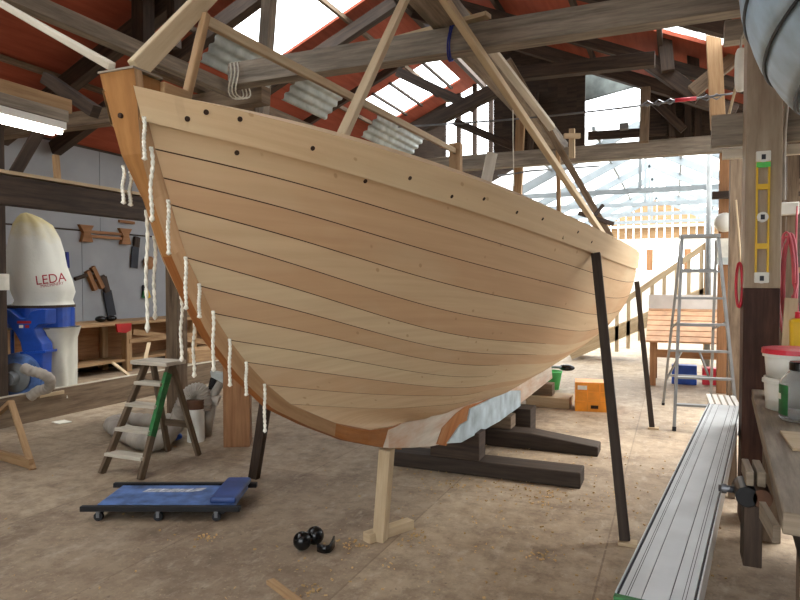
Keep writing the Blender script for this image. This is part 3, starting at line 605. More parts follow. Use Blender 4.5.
# cotton strands hanging from the seam ends at the stem
def strand(p, L, label, sway=.01):
    mb = MB(); p = V(p); n = 26
    for ph in (0, math.pi):
        pts = [p+V((.0028*math.cos(i*1.3+ph)+sway*.3*math.sin(i*.35), .0028*math.sin(i*1.3+ph)+sway*.2*math.sin(i*.22), -L*i/n)) for i in range(n+1)]
        mb.tube(pts, [.0042]*(n-1)+[.0065, .002], 6)
    tag(mb.build('cotton_strand', 'cotton', smooth=True, origin=p), label, 'strand', 'caulking cotton hanging at the stem')
onames = ('topmost', 'second', 'third', 'fourth', 'fifth', 'sixth', 'seventh', 'eighth', 'ninth')
near = [((144, 117), 160), ((151, 147), 222), ((168, 200), 255), ((185.5, 257), 310), ((199, 284), 318), ((213, 311), 372), ((229.5, 339), 387), ((246, 362), 396), ((264.5, 384), 433)]
for k, ((px, py), y2) in enumerate(near):
    q = AX(px, py, X0+.085); d = (q-EYE).dot(FWD); strand(q, (y2-py)*d/FPX, 'white cotton strand at the %s plank seam down the near side of the stem' % onames[k], .006 if k != 1 else .014)
far_ = [((123, 166), 204), ((130, 172), 206), ((146, 210), 333), ((154, 236), 320), ((181, 296), 362), ((193.5, 312), 378)]
for k, ((px, py), y2) in enumerate(far_):
    q = AX(px, py, X0-.07); d = (q-EYE).dot(FWD); strand(q, (y2-py)*d/FPX, 'white cotton strand hanging on the far side of the stem, %s from the bow' % onames[k].replace('topmost', 'first'), .012)

# supports under the boat
f0 = G(380, 540); kz = .60
t = thing('keel_prop', 'pale timber prop under the forefoot with a foot block', 'prop', (f0.x, f0.y, 0))
MB().bar((f0.x, f0.y, 0), (X0+.01, Y0-.22, .61), .075, .075, (0, 1, 0)).build('post', 'pale_timber', t, bevel=.004)
MB().bar(f0+V((-.06, -.07, .03)), f0+V((.10, .26, .03)), .07, .06).build('foot_block', 'pale_timber', t, bevel=.004)
for (a, b, lab, key) in (((580, 490), (390, 466), 'dark squared timber sleeper nearest the bow under the keel', 0), ((598, 457), (470, 440), 'dark squared timber sleeper further aft with a tapered right end', 1)):
    p, q = G(*a), G(*b); y = (p.y if key else (p.y+0.02)); d = .24
    x0 = q.x if key == 0 else q.x-.4
    mb = MB()
    if key == 0: mb.box(x0, p.x, y, y+d, 0, .125)
    else:
        mb.prism([(x0, y, 0), (p.x, y, 0), (p.x, y, .09), (p.x-.62, y, .16), (x0, y, .16)], (0, d, 0))
    tag(mb.build('sleeper', 'black_timber', bevel=.01), lab, 'timber', 'sleepers under the keel')
tag(MB().box(-1.89, -1.46, 5.06, 5.25, .126, .352).build('keel_block', 'dark_timber', bevel=.006), 'large brown block on the front sleeper under the lead ballast', 'block', 'keel blocks')
tag(MB().box(-1.86, -1.45, 6.13, 6.33, .161, .285).build('keel_block', 'brown_grey_timber', bevel=.006), 'small brown block on the rear sleeper under the lead ballast', 'block', 'keel blocks')
c = D(506, 418, 6.95); tag(MB().box(-1.80, -1.36, 6.62, 6.9, 0, .272).build('keel_block', 'black_timber', bevel=.006), 'black block standing behind the rear sleeper under the keel', 'block', 'keel blocks')
tag(MB().box(-1.75, -1.20, 8.2, 8.62, 0, .13).build('keel_block', 'pale_timber', bevel=.006), 'low pale block on the floor under the heel of the keel', 'block', 'keel blocks')
tag(MB().box(-1.72, -1.43, 8.3, 8.5, .131, .283).build('keel_block', 'brown_grey_timber', bevel=.006), 'small block packed between the low pale block and the keel heel', 'block', 'keel blocks')
# shores leaning on the hull
def shore(foot, top, w, mat, label, block):
    t = thing('hull_shore', label, 'prop', (foot.x, foot.y, 0), 0, 'shores leaning on the hull')
    MB().bar(foot+V((0, 0, .02 if block else 0)), top, w, w*.6, (0, 1, 0)).build('prop_timber', mat, t, bevel=.004)
    if block: MB().box(foot.x-.04, foot.x+.07, foot.y-.04, foot.y+.04, 0, .02).build('foot_pad', 'pale_timber', t)
p, n, a = onhull(591, 254); tp = W(p+n*.036)
shore(G(625, 544), tp+V((0, 0, .02)), .062, 'black_timber', 'dark shore leaning on the near side of the hull, closest to the camera', True)
p, n, a = onhull(634, 281); tp = W(p+n*.032)
shore(G(652, 429), tp, .055, 'black_timber', 'slim dark shore leaning on the hull near the stern', True)
ft = G(254, 478); best = None
for i in range(6, 90):
    for a_ in range(6, 36):
        p = W(S[i, a_]-NR[i, a_]*-.03, -1); x, y = proj(p)
        e = abs(x-(254+(478-y)*.158))*.02+(p-ft).length
        if y < 396 and (best is None or e < best[0]): best = (e, p)
shore(ft, best[1], .085, 'dark_timber', 'short dark shore leaning under the far side of the bow', False)
pb = G(238, 444)
mb = MB(); a = .125; mb.bar((0, 0, 0), (0, 0, .98), a*2, a*2, (0, 1, 0)); mb.v = [Matrix.Rotation(.55, 3, 'Z') @ v + V((pb.x, pb.y, 0)) for v in mb.v]
tag(mb.build('timber_baulk', 'orange_timber', bevel=.006), 'thick orange brown timber baulk standing on end behind the bow', 'baulk')
# ================================================================== OVERHEAD TIMBER
p0, p1 = AY(233, 77.5, 5.0), AY(738, -2, 5.0); zc = (p0.z+p1.z)/2
timber('tie_beam', 'big grey tie beam running across above the middle of the boat', 'beam', (p0.x, 5.0, zc), (1.0, 5.0, zc), .16, .205, 'grey_timber', 'tie beams')
q0, q1 = AY(455, 163, 10.2), AY(740, 144, 10.2); zc2 = (q0.z+q1.z)/2
timber('tie_beam', 'grey tie beam over the opening to the bright bay', 'beam', (-5.6, 10.2, zc2), (1.1, 10.2, zc2), .18, .235, 'grey_timber', 'tie beams')
q0 = AY(64, 123, 5.3); timber('tie_beam', 'dark grey cross beam of the left aisle passing behind the stem head', 'beam', (-9.65, 5.3, q0.z), (-3.7, 5.3, q0.z), .15, .17, 'brown_grey_timber', 'tie beams')
a, b_ = AX(22, 0, -3.9), AX(225, 88, -3.9); z = (a.z+b_.z)/2
timber('roof_beam', 'grey lengthwise beam from the upper left corner down to the end of the big tie beam', 'beam', (-3.9, .8, z), (-3.9, 5.1, z), .1, .115, 'grey_timber', 'lengthwise beams')
timber('roof_beam', 'grey lengthwise beam over the boat passing above the big tie beam', 'beam', (-1.7, 3.2, zc+.19), (-1.7, 10.4, zc+.19), .26, .15, 'grey_timber', 'lengthwise beams')
timber('roof_beam', 'dark lengthwise beam carrying the corrugated sheets', 'beam', (-4.5, 4.6, 3.62), (-4.5, 11, 3.62), .12, .14, 'brown_grey_timber', 'lengthwise beams')
a = AX(0, 192, -5.4); b_ = AX(145, 208, -5.4)
timber('wall_beam', 'long dark beam along the left aisle at head height behind the bow', 'beam', (-5.4, 1.0, (a.z+b_.z)/2), (-5.4, 10.5, (a.z+b_.z)/2), .14, .25, 'dark_timber')
zb = (a.z+b_.z)/2
timber('aisle_post', 'grey brown post standing behind the wooden stepladder', 'post', (-5.4, 5.9, 0), (-5.4, 5.9, zb-.126), .17, .17, 'brown_grey_timber', 'aisle posts')
timber('aisle_post', 'dark post carrying the aisle beam beside the dust collector', 'post', (AX(-4, 300, -6.85).x, AX(-4, 300, -6.85).y, 0), (-6.85, AX(-4, 300, -6.85).y, 3.7), .15, .15, 'dark_timber', 'aisle posts')
timber('knee_brace', 'dark slanting brace above the aisle beam at the left edge', 'brace', D(4, 192, 6.2), D(40, 130, 6.4), .12, .1, 'dark_timber', 'braces of the left aisle')
timber('knee_brace', 'dark strut with a pale edge rising below the roof left of the stem head', 'brace', D(96, 112, 6.2), D(46, 78, 6.5), .1, .12, 'dark_timber', 'braces of the left aisle')
for k, x in enumerate((-6.0, -5.6, -5.2, -4.85)): timber('roof_batten', 'thin dark batten crossing the far skylight, %s up the slope' % ('first', 'second', 'third', 'fourth')[k], 'batten', (x, 12.5, roofz(x)-.02), (x, 14.4, roofz(x)-.02), .06, .05, 'dark_timber', 'battens of the far skylight')
tag(MB().bar((-5.36, 3.6, zb+.15), (-5.36, 5.4, zb+.15), .12, .03).build('loose_batten', 'pale_timber', bevel=.003), 'pale batten lying on top of the long dark aisle beam', 'batten')
tag(MB().bar((-5.38, 4.32, zb+.166), (-5.40, 4.32, zb+.40), .04, .05).build('wood_stick', 'honey_timber'), 'short brown stick standing on the pale batten on the aisle beam', 'stick')

# rafters of the left slope
for k, (y, w) in enumerate(((1.1, .14), (4.2, .12), (6.72, .24), (7.66, .22), (9.75, .2), (11.7, .14))):
    x0, x1 = -9.6, -4.25; dz = .14+w/2
    timber('rafter', 'dark rafter under the left roof slope, %s from the front' % ('first', 'second', 'third', 'fourth', 'fifth', 'sixth', 'seventh')[k], 'rafter', (x0, y, roofz(x0)-dz), (x1, y, roofz(x1)-dz), w*.75, w, 'dark_timber', 'rafters of the left slope')
for k, (y, w) in enumerate(((1.0, .14), (3.7, .14), (5.3, .16), (7.4, .16), (9.2, .14), (10.3, .18))):
    x0, x1 = RX+.05, 2.4; dz = .14+w/2
    timber('rafter', 'dark rafter under the right roof slope, %s from the front' % ('first', 'second', 'third', 'fourth', 'fifth', 'sixth')[k], 'rafter', (x0, y, roofz(x0)-dz), (x1, y, roofz(x1)-dz), w*.8, w, 'dark_timber', 'rafters of the right slope')
for k, x in enumerate((-8.3, -6.6, -5.1)):
    timber('purlin', 'brown purlin under the left roof slope, %s up from the eave' % ('first', 'second', 'third', 'fourth', 'fifth', 'sixth')[k], 'purlin', (x, -2.9, roofz(x)-.06), (x, 14.9, roofz(x)-.06), .06, .08, 'brown_grey_timber', 'purlins of the left slope')
for k, x in enumerate((-3.6, -2.4, -1.2, -.2, 1.2)):
    timber('purlin', 'brown purlin under the right roof slope, %s down from the ridge' % ('first', 'second', 'third', 'fourth', 'fifth')[k], 'purlin', (x, -2.9, roofz(x)-.06), (x, 11.2, roofz(x)-.06), .06, .1, 'dark_timber', 'purlins of the right slope')
timber('ridge_beam', 'dark ridge beam at the peak of the red roof', 'beam', (RX, -2.9, RIDGE-.16), (RX, 14.9, RIDGE-.16), .1, .22, 'dark_timber')
# truss pieces
def TY(name, label, cat, a, b, y, w, h, mat, grp='truss timbers', y2=None):
    return timber(name, label, cat, AY(a[0], a[1], y), AY(b[0], b[1], y2 or y), w, h, mat, grp, up=(0, 1, 0) if abs(a[0]-b[0]) < abs(a[1]-b[1]) else (0, 0, 1))
TY('collar_beam', 'dark horizontal collar beam below the right red slope', 'beam', (512, 75), (655, 59.5), 8.2, .14, .16, 'dark_timber')
TY('hanger_post', 'dark upright from the left tie to the roof, left of the stem head brace', 'post', (143, -10), (143, 52), 6.4, .2, .2, 'dark_timber')
TY('hanger_post', 'slim dark upright right of the stem head brace', 'post', (174, -10), (174, 48), 6.6, .13, .13, 'dark_timber')
TY('hanger_post', 'brown grey upright behind the left end of the big tie beam', 'post', (270, -10), (261, 118), 6.2, .13, .13, 'grey_timber')
TY('hanger_post', 'grey brown upright over the bright opening, left of the gable window edge', 'post', (646, 88), (644, 142), 9.9, .12, .16, 'brown_grey_timber')
TY('hanger_post', 'dark brown upright above the collar beam end', 'post', (662, 8), (668, 72), 8.9, .16, .17, 'dark_timber')
TY('hanger_post', 'dark upright in front of the roof light slit', 'post', (690, 8), (694, 78), 9.3, .14, .14, 'dark_timber')
TY('hanger_post', 'orange brown upright left of the big near post', 'post', (712, 4), (718, 128), 8.6, .16, .18, 'honey_timber')
TY('truss_brace', 'dark brace falling to the right from the collar beam', 'brace', (648, 62), (700, 98), 9.0, .14, .18, 'dark_timber')
TY('truss_brace', 'dark lower brace ending behind the near post', 'brace', (672, 92), (736, 112), 9.1, .14, .15, 'dark_timber')
TY('truss_brace', 'brown brace rising to the right towards the near post', 'brace', (692, 92), (740, 54), 8.8, .12, .16, 'brown_grey_timber')
TY('truss_brace', 'dark long chord rising right in front of the glazed peak', 'brace', (372, 152), (504, 86), 10.0, .16, .2, 'dark_timber')
TY('truss_brace', 'dark strut falling to the right across the glazed peak', 'brace', (398, 72), (474, 108), 10.2, .12, .15, 'dark_timber')
TY('truss_brace', 'dark strut falling to the right below the long chord', 'brace', (455, 122), (545, 160), 10.6, .1, .12, 'dark_timber')
for k, (a, b) in enumerate((((520, 96), (520, 150)), ((536, 92), (530, 150)), ((672, 84), (672, 138)), ((688, 100), (688, 138)), ((699, 100), (698, 138)))):
    TY('wall_stud', 'dark stud of the end wall over the opening, %s from the left' % ('first', 'second', 'third', 'fourth', 'fifth')[k], 'stud', a, b, 11.1, .1, .1, 'dark_timber', 'end wall studs')
TY('truss_brace', 'dark diagonal behind the wire right of the gable window', 'brace', (650, 98), (684, 130), 11.0, .1, .12, 'dark_timber')
TY('window_rail', 'dark rail under the gable window above the tie beam', 'rail', (588, 136), (668, 131), 11.15, .06, .14, 'dark_timber')
TY('wall_stud', 'orange stud behind the long struts at the end wall', 'stud', (521, 112), (517, 205), 10.5, .14, .1, 'honey_timber', 'end wall studs')
q = AY(624, 128, 11.05); tag(MB().box(q.x-.07, q.x+.07, 10.98, 11.1, q.z-.03, q.z+.07).build('junction_box', 'grey_plastic', bevel=.01), 'small grey box on the rail under the gable window', 'box')
# battens and struts around the boat
b0, b1 = AX(204, 20, X0), AX(457, 152, X0); zb2 = (b0.z+b1.z)/2
timber('long_batten', 'long pale batten stretched over the centreline of the boat', 'batten', (X0, b0.y, b0.z), (X0, b1.y+.05, b1.z), .025, .042, 'pale_timber')
q = AX(448, 168, X0); timber('batten_post', 'short pale post holding up the far end of the long batten', 'post', (X0+.0, b1.y-.03, 1.75), (X0, b1.y-.03, b1.z+.06), .09, .07, 'honey_timber', up=(0, 1, 0))
timber('batten_stick', 'thin pale stick holding the front end of the long batten over the bow', 'stick', AX(183, 112, X0+.02), AX(206, 14, X0+.03), .028, .028, 'honey_timber', up=(0, 1, 0))
timber('stem_brace', 'wide pale brace plank rising from the stem head to the roof', 'brace', AX(136, 70, X0+.01), AX(232, -30, X0+.01), .03, .066, 'pale_timber', up=UPV)
timber('stem_stay', 'pale painted batten running from the stem head to the upper left', 'batten', V((X0-.02, Y0-2.2, 2.262)), D(-30, -14, 2.9), .026, .026, 'white_timber')
timber('raking_strut', 'pale strut rising from inside the boat across the big tie beam to the roof', 'strut', AX(336, 150, -1.35), D(412, -16, 4.1), .048, .04, 'pale_timber', up=UPV)
timber('raking_strut', 'long pale strut running down from the big tie beam to the far gunwale', 'strut', D(430, -22, 4.45), D(621, 262, 7.25), .11, .05, 'pale_timber', up=RGT)
timber('raking_strut', 'brown grey strut beside the long pale one, ending on the gunwale', 'strut', D(508, 60, 6.6), D(610, 236, 7.6), .09, .07, 'brown_grey_timber', up=RGT)
timber('raking_strut', 'pale green grey batten lashed along the long strut', 'strut', D(488, 45, 5.6), D(552, 128, 6.5), .06, .07, 'white_timber', up=RGT)
tag(MB().bar(D(579, 213, 6.9), D(613, 224, 6.95), .05, .04).bar(D(590, 222, 6.9), D(603, 205, 6.95), .03, .03).build('wood_clamp', 'dark_timber'), 'dark clamp across the foot of the long struts at the gunwale', 'clamp')
mbx = MB().bar(D(572, 129, 7.0), D(572, 158, 7.0), .06, .05, (0, 1, 0)).bar(D(564, 136, 6.97), D(580, 136, 6.97), .05, .05).build('batten_cross', 'pale_timber'); tag(mbx, 'small pale wooden cross piece on the strut over the far gunwale', 'batten')
timber('gunwale_upright', 'thin pale upright standing behind the gunwale in the bright opening', 'upright', D(559, 226, 8.0), D(558, 150, 8.0), .05, .05, 'honey_timber', up=(0, 1, 0))
timber('gunwale_upright', 'short grey upright board sticking out of the boat amidships', 'upright', D(484, 192, 5.2), D(492, 153, 5.25), .09, .03, 'white_timber', up=FWD)
tag(MB().bar(V((-2.35, 5.12, zc+.135)), V((-1.35, 4.9, zc+.135)), .09, .035).build('loose_batten', 'pale_timber', bevel=.003), 'pale board lying on top of the big tie beam', 'batten')
tag(MB().bar(D(432, -12, 5.7), D(468, 20, 5.75), .12, .03, FWD).build('loose_board', 'honey_timber'), 'orange board end above the big tie beam', 'board')
# rope and ties
mb = MB()
for i in range(3):
    pts = []
    for a_ in range(25):
        an = 2*math.pi*a_/24; pts.append((-1.72+.05*math.sin(an*.5+i)+.03*i, 5.0+.11*math.cos(an), zc+.14*math.sin(an)))
    mb.tube(pts, .006, 6)
tag(mb.build('rope_lashing', 'blue_cord', smooth=True), 'blue rope tied round the big tie beam', 'rope')
e0 = V((p0.x, 5.0, zc)); mb = MB()
for i in range(3):
    pts = [e0+V((.05+.04*i+.03*math.sin(a_*.7), .11*math.cos(2*math.pi*a_/24)-.02, -.05+.17*math.sin(2*math.pi*a_/24))) for a_ in range(25)]
    mb.tube(pts, .007, 6)
tag(mb.build('rope_lashing', 'cotton', smooth=True), 'white rope looped round the left end of the big tie beam', 'rope')
tag(MB().tube([D(513, 100, 6.0), D(513, 140, 6.02), D(514, 186, 6.05)], .006, 6).build('white_cord', 'cotton', smooth=True), 'thin white cord hanging from the strut behind the hull', 'cord')
w0, w1 = D(398, 127, 8.4), D(736, 93, 7.0)
wire = thing('tension_wire', 'thin tension wire with a red turnbuckle under the roof', 'wire', w0)
mb = MB(); n = 30
mb.tube([w0.lerp(w1, i/n)-V((0, 0, .05*math.sin(math.pi*i/n))) for i in range(n+1)], .011, 6); mb.build('cable', 'steel', wire, smooth=True)
a, b_ = w0.lerp(w1, .845), w0.lerp(w1, .9); MB().cyl(a-V((0, 0, .015)), b_-V((0, 0, .015)), .022, n=10).build('turnbuckle', 'red_plastic', wire, smooth=True)
for t0 in (.76, .79, .82, .915, .94):
    a, b_ = w0.lerp(w1, t0), w0.lerp(w1, t0+.024); MB().tube([a-V((0, 0, .02)), (a+b_)/2+V((0, 0, .01)), b_-V((0, 0, .02)), (a+b_)/2-V((0, 0, .05)), a-V((0, 0, .02))], .009, 6).build('link', 'steel', wire)
tag(MB().tube([D(498, 176, 8.6), D(530, 171, 8.6), D(600, 166, 8.7)], .012, 6).build('thin_chain', 'steel', smooth=True), 'thin dark chain across the bright opening under the tie beam', 'chain')
# corrugated sheets by the roof valley
for k, (y, nm) in enumerate(((4.95, 'nearest'), (6.35, 'middle'), (8.4, 'farthest'))):
    mb = MB(); rows = []
    L = (1.1, 1.0, 1.8)[k]
    for j in range(2):
        r = []
        for i in range(41):
            f = i/40; o_ = .016*math.sin(i*math.pi/5); r.append((-4.22+.3*f+o_*.7, y+L*j, 3.72+.3*f-o_*.7))
        rows.append(r)
    mb.grid(rows, [[(0, 0)]*41]*2); o = mb.build('corrugated_sheet', 'galvanised', smooth=True); so = o.modifiers.new('solid', 'SOLIDIFY'); so.thickness = .004
    tag(o, '%s grey corrugated sheet end hanging above the boat under the skylights' % nm, 'sheet', 'corrugated sheets')
# fluorescent fittings
def batten_light(p, L, label, ax=(0, 1, 0)):
    t = thing('fluorescent_light', label, 'lamp', p, 0, 'fluorescent lights'); p = V(p); ax = V(ax); h = ax*L/2
    MB().bar(p-h, p+h, .13, .05).build('fitting_body', 'shed_white', t)
    sd = V((-ax.y, ax.x, 0))
    for s in (-1, 1): MB().cyl(p-h*.96+sd*(.04*s)-V((0, 0, .045)), p+h*.96+sd*(.04*s)-V((0, 0, .045)), .018, n=10).build('tube', 'lamp_tube', t, smooth=True)
q = AX(60, 127, -4.0)
batten_light((-4.0, q.y-.62, q.z), 1.24, 'lit fluorescent light fixed below the brown plank at the left edge')
timber('lamp_plank', 'orange brown plank above the lit fluorescent light', 'board', (-4.02, q.y-1.6, q.z+.165), (-4.02, q.y+.1, q.z+.165), .05, .10, 'honey_timber')
timber('lamp_plank', 'grey plank carrying the lit fluorescent light', 'board', (-4.0, q.y-1.6, q.z+.07), (-4.0, q.y+.02, q.z+.07), .13, .08, 'grey_timber')

# ================================================================== LEFT AISLE
# low board wall on the floor
a, b_ = G(0, 428), G(196, 399); 
lw = thing('low_board_wall', 'long low board standing on edge along the left aisle floor', 'board', (a.x, 5.5, 0))
MB().bar((-6.75, 3.6, .165), (-6.75, 9.6, .165), .04, .33).build('board', 'brown_grey_timber', lw, bevel=.003)
MB().bar((-6.75, 3.6, .336), (-6.75, 9.6, .336), .045, .012).build('top_edge', 'white_timber', lw)
q = AX(51, 394, -6.72); MB().bar((-6.71, q.y-.16, q.z), (-6.71, q.y+.16, q.z), .03, .04).build('cleat', 'pale_timber', lw)
# work bench along the left wall
bt = thing('wall_bench', 'long wooden workbench under the white tool board', 'workbench', (-9.35, 9, 0))
MB().box(-9.68, -8.92, 6.6, 13.0, .84, .90).build('bench_top', 'honey_timber', bt, bevel=.005)
for y in (6.8, 8.6, 10.3, 12.2):
    for x in (-9.02, -9.6): MB().box(x-.06, x+.06, y-.06, y+.06, 0, .84).build('leg', 'honey_timber', bt)
MB().box(-9.6, -9.0, 6.7, 12.9, .18, .22).build('shelf', 'honey_timber', bt)
MB().box(-9.0, -8.95, 8.6, 10.3, .5, .58).build('cross_rail', 'honey_timber', bt)
MB().box(-9.66, -9.63, 6.6, 13, .2, .84).build('back_panel', 'orange_timber', bt)
MB().bar((-8.98, 8.7, .7), (-8.98, 11.5, .2), .04, .1).build('diagonal_brace', 'honey_timber', bt)
q = AX(123, 328, -8.9); o = MB().prism([(-8.9, q.y-.17, .87), (-8.9, q.y+.17, .87), (-8.9, q.y+.15, .74), (-8.9, q.y+.03, .70), (-8.9, q.y-.14, .73)], (.03, 0, 0)).build('red_bracket', 'red_fixture'); tag(o, 'red tool hung on the front edge of the left workbench', 'tool')
q = AX(106, 322, -9.2); o = MB().ell((-9.2, q.y-.11, .955), .09, .1, .055).ell((-9.2, q.y+.11, .955), .09, .1, .055).bar((-9.2, q.y-.1, .96), (-9.2, q.y+.1, .96), .03, .03).build('safety_goggles', 'black_plastic', smooth=True); tag(o, 'black goggles lying on the left workbench', 'goggles')
for k, (y, w) in enumerate(((10.6, .5), (11.5, .4))):
    o = MB().box(-9.66, -9.5, y, y+w, .901, 1.1).build('wood_offcut', 'honey_timber'); tag(o, 'brown wooden box at the back of the left bench, %s one' % ('left', 'right')[k], 'box', 'boxes on the left bench')
for k, (a, b_, w) in enumerate((((132, 378), (148, 348), .05), ((122, 374), (115, 363), .05))):
    tag(MB().bar(G(136-k*12, 377, .3)+V((0, .1, 0)), AX(149-k*36, 343+k*20, -7.3), w, .02).build('wood_sliver', 'pale_timber'), 'pale wood sliver standing up behind the low board, %s' % ('taller' if k == 0 else 'shorter'), 'offcut', 'wood slivers behind the low board')
o = MB().bar((-7.6, 8.3, .36), (-7.6, 10.2, .3), .5, .2).build('timber_pile', 'honey_timber'); tag(o, 'low pile of boards behind the long low board', 'boards')
# tools on the white board
XW = -9.66
def WB(px, py): return AX(px, py, XW)
def wt(mb, name, mat, label, cat, smooth=False):
    o = mb.build(name, mat, smooth=smooth); tag(o, label, cat); return o
a, b_ = WB(82, 234), WB(130, 238)
rk = thing('wooden_rack', 'brown wooden rack with two rails on the white tool board', 'rack', ((a+b_)/2)); ROOT[rk] = Matrix.Translation((a+b_)/2)
for p in (WB(86, 233), WB(125, 236)):
    y, z = p.y, p.z; MB().prism([(XW-.03, y-.16, z+.14), (XW-.03, y+.14, z+.14), (XW-.03, y+.06, z+.02), (XW-.03, y+.12, z-.16), (XW-.03, y-.12, z-.16), (XW-.03, y-.07, z)], (.07, 0, 0)).build('bracket', 'orange_timber', rk)
for dz in (-.5, 4): MB().bar(WB(88, 232+dz), WB(124, 235+dz), .04, .05).build('rail', 'orange_timber', rk)
a, b_ = WB(137, 237), WB(134, 268)
sw = thing('hand_saw', 'dark handsaw hanging on the right of the tool board', 'saw', b_); ROOT[sw] = Matrix.Translation(b_)
MB().bar(WB(135.5, 247), b_, .17, .02, (1, 0, 0)).build('blade', 'dark_slot', sw); MB().bar(a, WB(136, 247), .13, .05, (1, 0, 0)).build('handle', 'dark_timber', sw)
sw = thing('hand_saw', 'dark tenon saw hanging above the left bench end of the board', 'saw', WB(111, 315)); ROOT[sw] = Matrix.Translation(WB(111, 315))
MB().bar(WB(107, 291), WB(112, 316), .19, .02, (1, 0, 0)).build('blade', 'dark_slot', sw); MB().bar(WB(103, 277), WB(107, 292), .12, .06, (1, 0, 0)).build('handle', 'dark_timber', sw)
cl = thing('bar_clamp', 'wooden clamp with two jaws hanging on the tool board', 'clamp', WB(95, 288)); ROOT[cl] = Matrix.Translation(WB(95, 288))
for (a, b_) in (((87, 271), (95, 290)), ((92, 267), (102, 288))): MB().bar(WB(*a), WB(*b_), .08, .08, (1, 0, 0)).build('jaw', 'orange_timber', cl)
MB().cyl(WB(75, 279), WB(96, 272), .035, n=8).build('screw', 'dark_timber', cl); MB().cyl(WB(92, 282), WB(104, 276), .03, n=8).build('screw', 'dark_timber', cl)
p = WB(148, 263); wt(MB().lathe([(.07, 0), (.13, 0), (.13, .06), (.07, .06)], p, 20, (1, 0, 0)), 'tape_roll', 'orange_timber', 'round brown roll hanging on the tool board', 'roll', True)
p = WB(146, 290); sn = thing('tin_snips', 'green and yellow handled cutters on the tool board', 'cutters', p); ROOT[sn] = Matrix.Translation(p)
MB().bar(WB(145, 285), WB(145, 291), .12, .03, (1, 0, 0)).build('blades', 'dark_slot', sn); MB().bar(WB(144.5, 291), WB(143.5, 298), .09, .04, (1, 0, 0)).build('handle', 'green_paint', sn); MB().bar(WB(146.5, 291), WB(148.5, 298), .09, .04, (1, 0, 0)).build('handle', 'yellow_paint', sn)
wt(MB().bar(WB(67, 252), WB(68, 268), .05, .03, (1, 0, 0)), 'square_tool', 'blue_cord', 'small dark blue tool on the board beside the bag', 'tool')
o = wt(MB().box(*(lambda q: (q.x, q.x+.02, q.y-.08, q.y+.06, q.z-.09, q.z+.09))(AX(3, 282, -6.765))), 'paper_label', 'pale_paper', 'small pale tin label on the dark post at the left edge', 'label')
tag(MB().bar(WB(119, 221), WB(134, 223), .05, .05).build('wall_cleat', 'orange_timber'), 'small brown cleat on the upper wall near the aisle beam', 'batten')

# dust collector
DC = D(41, 330, 7.85); DX, DY = DC.x, DC.y
dc = thing('dust_collector', 'blue dust collector with a full white bag above and a limp bag below', 'dust collector', (DX, DY, 0))
def dz_(py): return 1.6+(282-py)/640*7.85
zr0, zr1 = dz_(326), dz_(307); RB = .345
def lathe_fold(prof, c, n=48, seed=1, amp=.03):
    mb = MB(); rnd = random.Random(seed); ph = [rnd.random()*6.28 for _ in range(5)]; rows = []
    for k, (r, z, am) in enumerate(prof):
        row = []
        for a in range(n):
            an = 2*math.pi*a/n; rr = r*(1+am*(.5*math.sin(3*an+ph[0]+z*2)+.35*math.sin(5*an+ph[1])+.3*math.sin(9*an+ph[2]+z*4)))
            row.append((c[0]+rr*math.cos(an), c[1]+rr*math.sin(an), z))
        rows.append(row)
    mb.grid(rows, [[(a/n, k/len(prof)) for a in range(n)] for k in range(len(prof))], closed=True); return mb
zt = dz_(214); zb_ = zr1+.06; hh = zt-zb_
prof = [(.01, dz_(213), 0), (.06, dz_(214.5), .12), (.12, dz_(218), .14), (.20, dz_(225), .12), (.27, dz_(238), .08), (.31, dz_(251), .05), (.335, dz_(266), .035), (.35, dz_(281), .03), (.348, dz_(292), .035), (.315, dz_(300), .06), (.335, dz_(304), .05), (RB, zr1-.01, .02)]
ub = lathe_fold(prof, (DX, DY), 56, 3)
def sway(v):
    py = 282-(v.z-1.6)/7.85*640; return V((v.x, v.y, v.z))+RGT*float(np.interp(py, [214, 222, 240, 266, 291, 304], [-.16, -.09, -.07, -.05, .035, .03]))
ub.v = [sway(v) for v in ub.v]; upbag = ub.build('filter_bag', 'bag_upper', dc, smooth=True)
MB().lathe([(RB+.02, zr0), (RB+.03, zr0), (RB+.03, zr1), (RB+.02, zr1), (RB-.03, zr1), (RB-.03, zr0)], (DX, DY, 0), 40).build('drum_ring', 'blue_paint', dc, smooth=False)
MB().lathe([(RB+.035, zr0-.02), (RB+.04, zr0-.02), (RB+.04, zr0), (RB+.035, zr0)], (DX, DY, 0), 40).build('bag_clip', 'steel', dc)
MB().lathe([(RB+.034, zr1), (RB+.04, zr1), (RB+.04, zr1+.03), (RB+.034, zr1+.03)], (DX, DY, 0), 40).build('bag_strap', 'dark_timber', dc)
z0 = .12
prof = [(.37, zr0-.01, .02), (.36, zr0-.15, .05), (.34, zr0-.4, .09), (.34, z0+.25, .11), (.35, z0+.08, .12), (.30, z0, .1), (.02, z0, 0)]
LB = V((DX, DY, 0))+RGT*.13
prof = [(r*(.86 if i else 1.0)*.86, z, a*1.6) for i, (r, z, a) in enumerate(prof)]
lathe_fold(prof, (LB.x, LB.y), 64, 9).build('collection_bag', 'bag_cloth', dc, smooth=True)
